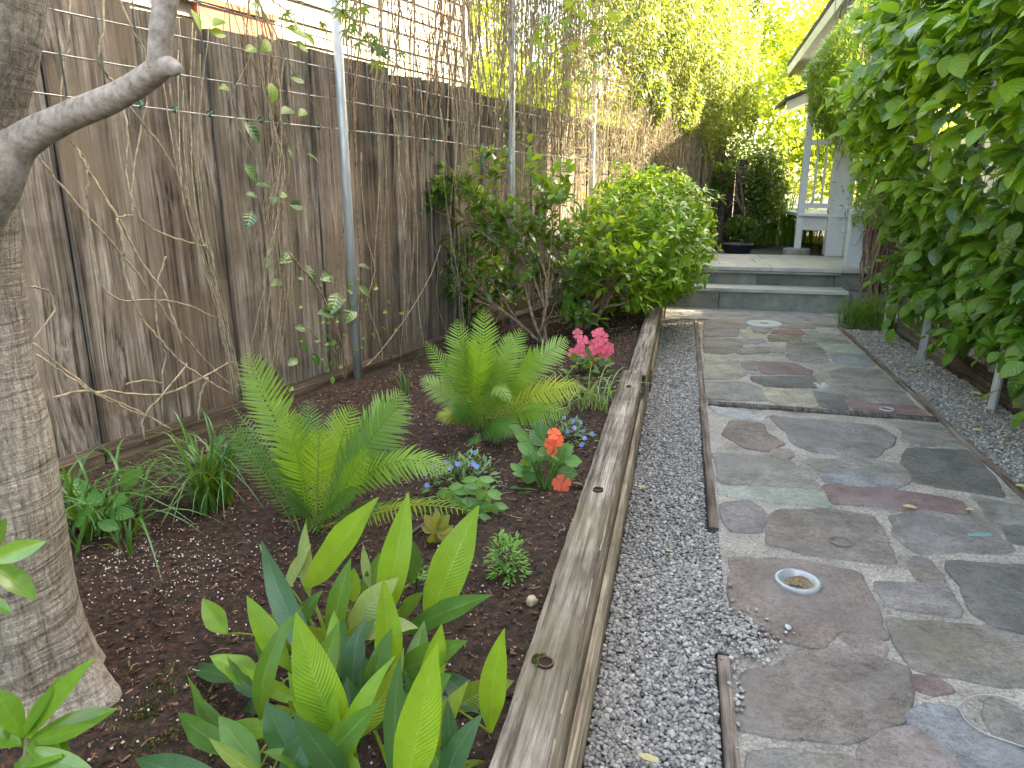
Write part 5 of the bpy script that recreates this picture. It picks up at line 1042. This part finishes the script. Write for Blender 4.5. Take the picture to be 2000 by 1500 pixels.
# ================================================================== SHRUBS IN THE BED
M_cam=leafmat('camellia_leaf',[(.03,.12,.025),(.06,.18,.03),(.11,.27,.035),(.18,.35,.04)],.3,.22,mid=(.12,.22,.06),spec=.6)
CL=leaft(.46,4,.22,.3,.5,.9,.02,.12,1)
def shrub(label,name,base,tips,leafmat_,lsize,nper,stemr,nmax=300,tpl=CL,sub=5,up=.55,fresh=None,spread=.16,cat='shrub',twigs=True):
    t=thing(name,label,cat,base); T=[];D=[];U=[]
    b=Vector(base); tips=[Vector(q) for q in tips]; ctr=sum(tips,Vector((0,0,0)))/len(tips); NM=max(3,len(tips)//8); mains=[]
    for m_ in range(NM):
        q=tips[int((m_+.5)*len(tips)/NM)]; e=b.lerp(q.lerp(ctr,.3),.62); MP=smoothpath([b+Vector((rng.gauss(0,.025),rng.gauss(0,.03),0)),b.lerp(e,.35)+Vector((rng.gauss(0,.04),rng.gauss(0,.05),.02)),b.lerp(e,.7)+Vector((rng.gauss(0,.03),rng.gauss(0,.03),.02)),e],5,.003); mains.append(MP)
        tube('stem',MP,[stemr*1.3*(1-.55*i/len(MP)) for i in range(len(MP))],M_twig,t,n=7)
    for tp in tips:
        MP=min(mains,key=lambda M_:(M_[-1]-tp).length); a0=MP[rng.randint(len(MP)//3,len(MP)-1)]; c=a0.lerp(tp,.5)+Vector((rng.gauss(0,.04),rng.gauss(0,.04),rng.uniform(-.03,.06))); P=smoothpath([a0,c,tp],6,.004)
        k=len(P); tube('branch',P,[stemr*.6*(1-.7*i/k) for i in range(k)],M_twig,t,n=6)
        for j in range(sub):
            i=int(k*rng.uniform(.3,.98)); p=P[min(i,k-1)]; d=(tp-b).normalized()+Vector((rng.gauss(0,.8),rng.gauss(0,.8),rng.gauss(.25,.45))); d.normalize(); e=p+d*rng.uniform(.5,1.3)*spread
            mid_=(p+e)/2+Vector((rng.gauss(0,.015),rng.gauss(0,.015),.01))
            if twigs: tube('twig',[p,mid_,e],[stemr*.25,stemr*.2,stemr*.1],M_twig,t,n=4)
            for q in range(nper):
                f=(q+1)/nper; w=p.lerp(e,.25+.75*f)+Vector((rng.gauss(0,.008),rng.gauss(0,.008),rng.gauss(0,.008))); a=q*2.4+rng.random(); o=d.orthogonal().normalized(); o2=d.cross(o)
                T.append(tuple(w)); D.append(tuple((o*math.cos(a)+o2*math.sin(a))*1.0+d*(.5+.7*f)+Vector((0,0,-.15)))); U.append((rng.gauss(0,.25),rng.gauss(0,.25),1+up))
    n_=len(T); leaves_parts('leaf',tpl,np.array(T),frame(np.array(D),np.array(U)),lsize*nr.uniform(.65,1.2,n_),leafmat_,t,nmax,'leaf_mass'); return t
cb=G(1060,668,.21)
tips=[Y(x,y,4.9+rng.uniform(-.3,.25)) for x,y in ((790,455),(812,400),(800,520),(845,480),(825,560),(870,520),(850,300),(835,330),(800,450),(870,390),(905,360),(950,330),(1000,360),(1040,350),(860,450),(900,470),(940,420),(985,440),(1030,420),(1080,400),(1075,340),(890,530),(930,560),(980,540),(1030,560),(1080,540),(1120,580),(1110,470),(1150,430),(1160,500),(1060,480),(1180,560),(820,400),(870,585),(1000,600),(1110,380),(1140,640),(880,330),(960,480),(925,620),(1095,620))]
shrub('dark glossy camellia shrub with open branches standing before the second pipe','camellia_shrub',cb,tips,M_cam,.088,8,.010,tpl=CL,sub=8,spread=.18)
cb=G(1135,645,.21)
tips=[Y(x,y,5.3+rng.uniform(-.3,.3)) for x,y in ((1180,440),(1220,470),(1200,520),(1240,540),(1150,560),(1180,590),(1240,580),(1260,500),(1160,480),(1210,400),(1140,520),(1230,600))]
for a_ in ((1200,560),(1260,540),(1230,520)): tips.append(Y(*a_,5.6))
shrub('glossy green shrub with thick forking bare branches behind the pink flowers','camellia_shrub',cb,tips,M_cho,.09,8,.017,tpl=CL,sub=9,spread=.2)
b=G(1290,590,.22); t=thing('bright_shrub','dense bright yellow green leafy shrub spilling over the far end of the timber wall','shrub',b)
T=[];D=[];U=[];SZ=[]
CX=(-.30,6.5,.80)
for c_ in range(1300):
    v=rdir(1)[0]; r=rng.uniform(.72,1.02); r*=1+.22*nz3(v[0]*2.2,v[1]*2.2+v[2]*2,7)+(.22 if rng.random()<.06 else 0); c=Vector((CX[0]+v[0]*.58*r,CX[1]+v[1]*1.05*r,CX[2]+v[2]*(.62 if v[2]>0 else .56)*r))
    c+=Vector((.10*nz3(c.y*3,c.z*3,1),0,.10*nz3(c.x*4,c.y*4,1)))
    if c.z<.2: continue
    u_=c.dot(FN)-FD0
    if u_<-.02: continue
    o=Vector((v[0],v[1]*.7,v[2])); o=(o+Vector((0,0,.55))).normalized(); x=o.orthogonal().normalized(); y=o.cross(x); k=rng.randint(6,9)
    for q in range(k):
        a=q*2.4+rng.random(); e=rng.uniform(.5,1.3); d=x*math.cos(a)*math.sin(e)+y*math.sin(a)*math.sin(e)+o*math.cos(e)
        T.append(tuple(c+o*rng.uniform(-.05,.02))); D.append(tuple(d-Vector((0,0,.25)))); U.append(tuple(o+Vector((0,0,.5)))); SZ.append(rng.uniform(.055,.10))
leaves_parts('leaf',leaft(.36,3,.2,.35,.5,1,0,.1,1),np.array(T),frame(np.array(D),np.array(U)),np.array(SZ),M_cho,t,300,'leaf_mass')
for i in range(10):
    v=Vector((CX[0]+rng.gauss(0,.3),CX[1]+rng.gauss(0,.4),CX[2]+rng.uniform(-.2,.4))); tube('branch',smoothpath([b+Vector((-.1,0,-.03)),b.lerp(v,.5)+Vector((rng.gauss(0,.06),0,0)),v],4),[.014-.0012*k for k in range(9)],M_twig,t,n=6)
# ================================================================== CLIMBING HYDRANGEA (right)
M_hyd=leafmat('hydrangea_leaf',[(.035,.14,.025),(.06,.20,.03),(.10,.28,.035),(.14,.34,.04)],.45,.22,veins=7,vs=.22,mid=(.25,.42,.12),spec=.6,tcol=(.4,.65,.04))
HL=leaft(.72,5,.16,.35,.42,.95,.03,.2,1)
hy=thing('climbing_hydrangea','big heart leaved climbing hydrangea bulging over the right side of the path','vine',(1.95,4.6,0))
def hsurf(y,z): 
    s=max(0,min(1,(z-.75)/1.4)); s=s*s*(3-2*s); return 1.93-(.14+.55*s)-.13*nz3(y*1.6,z*1.9,2,1)-.14*nz3(y*4,z*4,2,2)
def hhole(p):
    for (hx,hy_,rx,ry) in ((1880,245,85,62),(1965,285,45,50),(1840,330,40,22),(1790,470,24,18),(1900,480,22,16)):
        d=p-_o; zf=d.dot(_f); px=1000+F*d.dot(_r)/zf; py=750-F*d.dot(_u)/zf
        if ((px-hx)/rx)**2+((py-hy_)/ry)**2<1: return True
    return False
T=[];D=[];U=[];SZ=[]
cnt=0; LITG=[]
while cnt<3300:
    y=rng.uniform(2.6,6.9); z=rng.uniform(.12,3.3); 
    zmin=.30+.22*nz3(y*1.3,0,3,4)+(.10 if y>5.4 else 0)-(.12 if y<4.4 else 0)
    if z<zmin: continue
    if y>6.2 and z>2.1+ .3*nz3(y,z,2): continue
    if nz3(y*2.4,z*3.1,5,9)<-.06 and rng.random()<.85: continue
    lay=rng.random(); x=hsurf(y,z)+.55*lay**1.6; c=Vector((x,y,z)); cnt+=1
    if hhole(c) and rng.random()<.80: continue
    o=Vector((-.85,rng.gauss(-.35,.4),rng.gauss(.25,.35))).normalized()
    for q in range(rng.randint(2,5)):
        a=rng.uniform(0,6.283); x_=o.orthogonal().normalized(); y_=o.cross(x_); d=o*.55+x_*math.cos(a)*.7+y_*math.sin(a)*.7+Vector((0,0,-.45))
        T.append(tuple(c+d*rng.uniform(.02,.13))); D.append(tuple(d)); U.append(tuple(o*.45+Vector((0,0,1.0)))); SZ.append(rng.uniform(.065,.155)); LITG.append(z>1.35+.6*nz3(y*1.5,z*1.5,4) and lay<.35 and rng.random()<.75)
M_hyd_sun=leafmat('sunlit_look_hydrangea_leaf',[(.16,.38,.03),(.22,.46,.035),(.28,.52,.04)],.5,.25,veins=7,vs=.15,mid=(.3,.5,.12),spec=.6,tcol=(.45,.7,.04))  # lime leaf colour stands in for sunlight on the outer upper leaves
RM=frame(np.array(D),np.array(U)+nr.normal(0,.25,(len(T),3))); TA=np.array(T);SA=np.array(SZ);YA=np.array(LITG)
leaves_parts('leaf',HL,TA[~YA],RM[~YA],SA[~YA],M_hyd,hy,190,'leaf_mass'); leaves_parts('leaf',HL,TA[YA],RM[YA],SA[YA],M_hyd_sun,hy,110,'sunlit_look_leaf_mass')
mb=MB()
for i in range(900):
    j=rng.randrange(len(T)); c=Vector(T[j]); mb.tube([c,c+Vector((rng.uniform(.05,.16),rng.gauss(0,.05),-rng.uniform(.0,.10)))],.0018,3)
mb.build('leaf_stalks',M_vb,hy)['kind']='stuff'
def oldtrunk(parent,x,y,z1,r,n=9,name='old_stem',mat=M_oldvine,lean=0):
    for i in range(n):
        a=rng.uniform(0,6.28); P=[];ph=rng.random()*6
        for k in range(9):
            z=-.02+z1*k/8; P.append((x+lean*z+math.cos(a+k*.35)*r*.6+rng.gauss(0,.012),y+math.sin(a+k*.35)*r*.6+rng.gauss(0,.012),z))
        tube(name,smoothpath(P,2,.003),[r*.42*(1-.3*k/16) for k in range(17)],mat,parent,n=6)
for (x,y,r) in ((2.02,4.55,.055),(2.05,5.1,.06),(2.0,5.9,.05),(2.02,3.8,.05)): oldtrunk(hy,x,y,2.9,r,7)
rt=thing('side_trellis','dark square wire mesh behind the hydrangea leaves on the right','trellis',(2.0,5,1.2))
for i in range(18): tube('horizontal_wire',[(1.98,y,.3+.15*i+.006*math.sin(y*3+i)) for y in np.arange(2.4,9.2,.6)],.0026,M_darkwire,rt,n=4)
for i in range(44): tube('vertical_wire',[(1.986,2.5+.15*i,z) for z in (.25,1.2,2.1,2.95)],.0026,M_darkwire,rt,n=4)
for y in (2.9,4.54,5.8,7.06): tube('pipe',[(1.99,y+.03,-.05),(1.99,y+.03,3.0)],.02,M_galv,rt,n=10)
# ================================================================== PORCH VINES
ov=thing('old_vine_stems','dense upright bundle of brown woody vine stems at the corner of the steps','vine',(1.95,7.8,0))
for i in range(90):
    a=rng.uniform(0,6.28); r=abs(rng.gauss(0,.10)); x=2.03+math.cos(a)*r*1.2; y=8.0+math.sin(a)*r*1.5; P=[(x*.6+1.92*.4,y,-.02)]
    zt=rng.uniform(1.2,3.0)
    for k in range(1,9): z=zt*k/8; P.append((x+rng.gauss(0,.02)+.05*math.sin(z*2.1+a)+(.10*max(0,z-.8)),y+rng.gauss(0,.03),z))
    tube('stem',smoothpath(P,2,.004),rng.uniform(.004,.011),M_oldvine,ov,n=5)
mb=MB()
for i in range(340):
    z=rng.uniform(.4,2.6); c=Vector((2.06+rng.gauss(0,.10),8.0+rng.gauss(0,.2),z)); P=[c]
    for k in range(6): P.append(P[-1]+Vector((rng.gauss(0,.035),rng.gauss(0,.04),rng.gauss(-.05,.05))))
    mb.tube(P,.0028,3)
mb.build('fine_tangle',M_oldvine,ov)['kind']='stuff'
M_wis=leafmat('porch_vine_leaf',[(.05,.15,.03),(.09,.22,.035),(.16,.32,.04)],.42,.42)
wv=thing('porch_vine','feathery green vine draped over the porch post and hanging below the eave','vine',(1.8,9,.4))
T=[];S=[]
while len(T)<21000:
    y=rng.uniform(7.3,10.2); z=rng.uniform(.9,4.3); x=1.72+.12*(y-8)*.3-.52*max(0,min(1,(z-1.5)/.9))+rng.uniform(-.18,.5)*rng.random()
    x+=.15*nz3(y*2,z*2,1,31)
    if z<1.85+.35*nz3(y*3,z,1) and rng.random()<.88: continue
    if z<2.3 and abs(y-p1.y)<.35 and rng.random()<.8: continue
    if nz3(y*3,z*3,x,14)<-.22: continue
    d=Vector((x,y,z))-_o; zf=d.dot(_f); qx=1000+F*d.dot(_r)/zf; qy=750-F*d.dot(_u)/zf
    if qx<(1566+(150-qy)*.72 if qy<150 else 1580 if qy<235 else 1564): continue   # grown only inside the eave line
    if 1606<qx<1664 and 300<qy<505 and rng.random()<.93: continue
    T.append((x,y,z)); S.append(rng.uniform(.04,.085))
n_=len(T); leaves_parts('leaf',NL,np.array(T),frame(rdir(n_)*.9+np.array([[-.3,-.2,-.5]]),rdir(n_)*.5+np.array([[-.3,-.2,1]])),np.array(S),M_wis,wv,120,'leaf_mass')
mb=MB()
for i in range(240):
    y=rng.uniform(7.8,10.0); z=rng.uniform(2.3,4.0); P=[Vector((1.8+rng.gauss(0,.12),y,z))]
    for k in range(8): P.append(P[-1]+Vector((rng.gauss(0,.03),rng.gauss(0,.06),rng.gauss(-.10,.05))))
    mb.tube(smoothpath(P,2),rng.uniform(.002,.006),3)
mb.build('hanging_stems',M_oldvine,wv)['kind']='stuff'
pt_=thing('porch_trellis','square wire mesh beside the porch post under the hanging vine','trellis',(1.95,8.9,1))
for i in range(12): tube('horizontal_wire',[(1.98,7.6,.5+.15*i),(1.9,9.5,.5+.15*i)],.0028,M_wire,pt_,n=4)
for i in range(13): tube('vertical_wire',[(1.985-.006*i,7.65+.15*i,.35),(1.985-.006*i,7.65+.15*i,2.4)],.0028,M_wire,pt_,n=4)
# ================================================================== TREES BEYOND
M_tdk=leafmat('hedge_leaf_dark',[(.03,.08,.02),(.06,.13,.025),(.10,.19,.03)],.35,.35); M_tmid=leafmat('tree_leaf_mid',[(.06,.15,.02),(.12,.24,.03),(.18,.30,.035)],.45,.45)
M_tsun=leafmat('tree_leaf_yellow_green',[(.16,.28,.02),(.26,.38,.03),(.36,.44,.045)],.55,.5,tcol=(.6,.7,.06))
def crown(t,blobs,n,size,mat,tpl=QW,name='leaf_mass',cut=-.1,hang=-.2):
    T=[];S=[]; vol=[b[3]*b[4]*b[5] for b in blobs]; tot=sum(vol)
    for b,v in zip(blobs,vol):
        m=int(n*v/tot); k=0
        while k<m:
            d=rdir(1)[0]; r=rng.random()**.45; p=(b[0]+d[0]*b[3]*r,b[1]+d[1]*b[4]*r,b[2]+d[2]*b[5]*r); k+=1
            if nz3(p[0]*1.7+p[1],p[2]*1.7,1,b[0])<cut+.25*r-.1: continue
            T.append(p);S.append(size*rng.uniform(.6,1.3))
    n_=len(T); return leaves_obj(name,tpl,np.array(T),frame(rdir(n_)+np.array([[0,0,hang]]),rdir(n_)*.8+np.array([[0,0,.8]])),np.array(S),mat,t)
def bgtree(label,x,y,h,blobs,n,size,mat,r=.12,z0=.3,name='tree',cat='tree'):
    t=thing(name,label,cat,(x,y,z0)); P=[Vector((x,y,z0-.1)),Vector((x+.1,y,z0+h*.3)),Vector((x-.05,y+.1,z0+h*.6)),Vector((x,y,z0+h*.85))]; tube('trunk',smoothpath(P,3),[r*(1-.07*i) for i in range(10)],M_oldvine,t,n=8)
    for b in blobs[:5]: tube('limb',smoothpath([P[1],P[1].lerp(Vector(b[:3]),.5)+Vector((0,0,.2)),Vector(b[:3])],3),[r*.4*(1-.1*i) for i in range(7)],M_oldvine,t,n=6)
    crown(t,blobs,n,size,mat,name='crown'); return t
# dark evergreen just beyond the fence end
bgtree('tall dark green evergreen rising beyond the end of the fence',.2,12.9,4.5,[(.0,12.6,3.6,.75,.8,1.6),(.30,12.5,5.0,.9,.9,1.3),(-.6,12.8,4.6,1.0,.9,1.6),(.40,12.6,2.6,.5,.6,.8),(-1.6,13,4.6,1.2,1,1.8),(.70,12.4,3.1,.36,.5,1.1),(1.0,12.4,4.9,.5,.6,1.2)],28000,.075,M_tdk,name='evergreen_tree')
bgtree('ivy covered dark shrub arching over the old fence post behind the landing',.78,11.3,1.3,[(.72,11.3,1.35,.45,.4,.5),(.62,11.1,.95,.36,.35,.5),(1.05,11.4,1.1,.42,.4,.72),(.62,11.0,1.6,.35,.3,.25),(.85,11.0,.75,.35,.3,.38)],17000,.06,M_tdk,r=.03,z0=.38,name='ivy_shrub',cat='shrub')
bgtree('light green leafy bush behind the planter bowl',1.15,12.6,1.1,[(1.2,12.6,1.3,.5,.5,.8),(.8,12.9,1.7,.5,.5,.5)],5000,.06,M_tmid,r=.04,z0=.38,name='leafy_bush',cat='bush')
og=thing('added_dark_boards','few dark upright boards added to darken the gap between fence end and ivy shrub','infill boards',(.3,11.9,.38))
for k in range(6): B('board',(-.1+.17*k,11.9+.01*(k%2),.3),(.06+.17*k,11.925+.01*(k%2),1.75-.05*(k%3)),M_darkwood,og,.003)  # boards added to darken the gap where the fence shadow falls
o=thing('old_gate_post','dark old wooden post with a pale rail end under the ivy shrub','post',(.60,10.7,.38)); B('post',(.50,11.0,.3),(.57,11.07,1.45),M_darkwood,o); beam('rail',(.42,10.98,1.40),(.66,11.02,1.34),.03,.04,M_end,o)
for i,(x,y,h,lab) in enumerate(((3.3,18.0,7,'sunlit yellow green tree filling the gap between the tall vine and the porch eave'),(.0,19,8,'sunlit yellow tree behind the dark evergreen, left of the gap'),(3.9,18.5,7,'sunny tree behind the porch roof, rightmost of the far trees'),(-3.6,13.5,5.5,'pale green tree behind the wire mesh right of the cream house'),(-6.0,18,7,'large distant tree behind the cream house corner'))):
    bl=[(x+rng.gauss(0,.9),y+rng.gauss(0,.8),.6+h*rng.uniform(.12,.95),rng.uniform(.9,1.5),rng.uniform(.8,1.2),rng.uniform(.8,1.4)) for _ in range(11)]
    bl+=[(1.75+rng.gauss(0,.5),15.5+rng.gauss(0,.4),rng.uniform(1.2,4.2),.75,.7,.9) for _ in range(9)] if i==0 else []
    bl+=[((1.9 if i==0 else x)+rng.gauss(0,.7),y-.5,1+h*rng.uniform(.1,.9),1.1,.9,1.2) for _ in range(4)]
    bgtree(lab,x,y,h,bl,24000,.12,M_tsun,r=.06)
bl=[(x,24+rng.gauss(0,1.5),rng.uniform(.5,6.5),2.2,1.4,1.6) for x in np.arange(-12,14,1.7) for _ in range(2)]
t=thing('far_tree_belt','sunlit belt of yellow green trees closing the view at the back','trees',(2,24,.3)); t['kind']='stuff'; crown(t,bl,42000,.2,M_tsun,name='crown')
# tall bamboo like grass behind the landing
M_bam=leafmat('tall_grass_blade',[(.14,.3,.04),(.24,.42,.05),(.32,.48,.06)],.45,.45)
for j,(x,y,lab) in enumerate(((1.15,12.0,'tall green reed clump behind the planter bowl'),(1.55,12.3,'tall green reed clump left of the far porch post'),(1.9,12.6,'broad leaved green clump glimpsed under the porch rim beam'))):
    grass(lab,Vector((x,y,.37)),170,1.25 if j<2 else .8,M_bam,.016,.38,.17,cat='reeds',name='reed_clump',hmin=.45)
# ================================================================== FALLEN LEAVES AND LITTER
M_fall=leafmat('fallen_leaf',[(.55,.45,.2),(.62,.52,.28),(.45,.42,.18)],.2,.6)
grp='fallen leaves on path and gravel'
LF=[(1928,989,24,0.014,'pale yellow leaf lying on the long dark red stone',0),(1897,994,18,.014,'x',0),(1778,989,24,.014,'pale leaf lying on the dark red stone, left of its neighbour',0)]
for px,py,w,z,lab in ((1778,989,26,.016,'larger oval cream leaf lying on the long dark red stone'),(1896,994,22,.014,'small greenish cream leaf at the right end of the long dark red stone'),(1693,806,14,.02,'tiny pale leaf on the cross board'),(1910,839,24,.012,'yellow leaf on the right gravel nearest the edging'),(1966,852,22,.012,'yellow leaf at the right edge of the picture on gravel'),(1908,768,26,.012,'curled pale leaf in front of the nearest stake'),(1875,780,20,.012,'tan leaf on gravel just left of the curled pale leaf'),(1785,720,24,.012,'green fallen leaf on gravel under the hydrangea'),(1958,918,22,.012,'orange brown leaf beside the right border board'),(1995,948,22,.02,'yellow leaf touching the right border board at the picture edge'),(1254,950,18,.016,'small orange brown leaf on the left gravel beside the timber'),(1268,1480,44,.016,'tan flat leaf lying on the near gravel at the bottom'),(1306,1075,14,.016,'tiny yellow leaf in the middle of the left gravel'),(1232,910,12,.016,'tiny yellow leaf on the left gravel near the timber')):
    c=G(px,py,z+.004); a=rng.uniform(-.5,.5); l=w/F*((c-_o).dot(_f)); d=Vector((math.cos(a),math.sin(a),.05)); M=orient(c-d*l/2,c+d*l/2,(rng.gauss(0,.2),rng.gauss(0,.2),1)); V,Fc,uv=leafmesh(.42,6,.25,.15,.45,1,.03,2)
    o=put('fallen_leaf',mesh('fallen_leaf',V,Fc,M_fall,uv=uv,smooth=True,rnd=[rng.random()]*len(V)),None,M=M); tag(o,lab,'leaf',grp)
# litter in the bed: twigs and dry leaf scraps
mb=MB()
for i in range(700):
    x,y=bedpt(); z=soilz(x,y)+.008; a=rng.uniform(0,6.28); l=rng.uniform(.01,.045); mb.tube([(x,y,z),(x+math.cos(a)*l*.5,y+math.sin(a)*l*.5,z+.003),(x+math.cos(a+.3)*l,y+math.sin(a+.3)*l,z+.002)],.0011,3)
tag(mb.build('twig_litter',M_thatch),'thin dry straw and twig litter scattered over the bed','litter',kind='stuff')
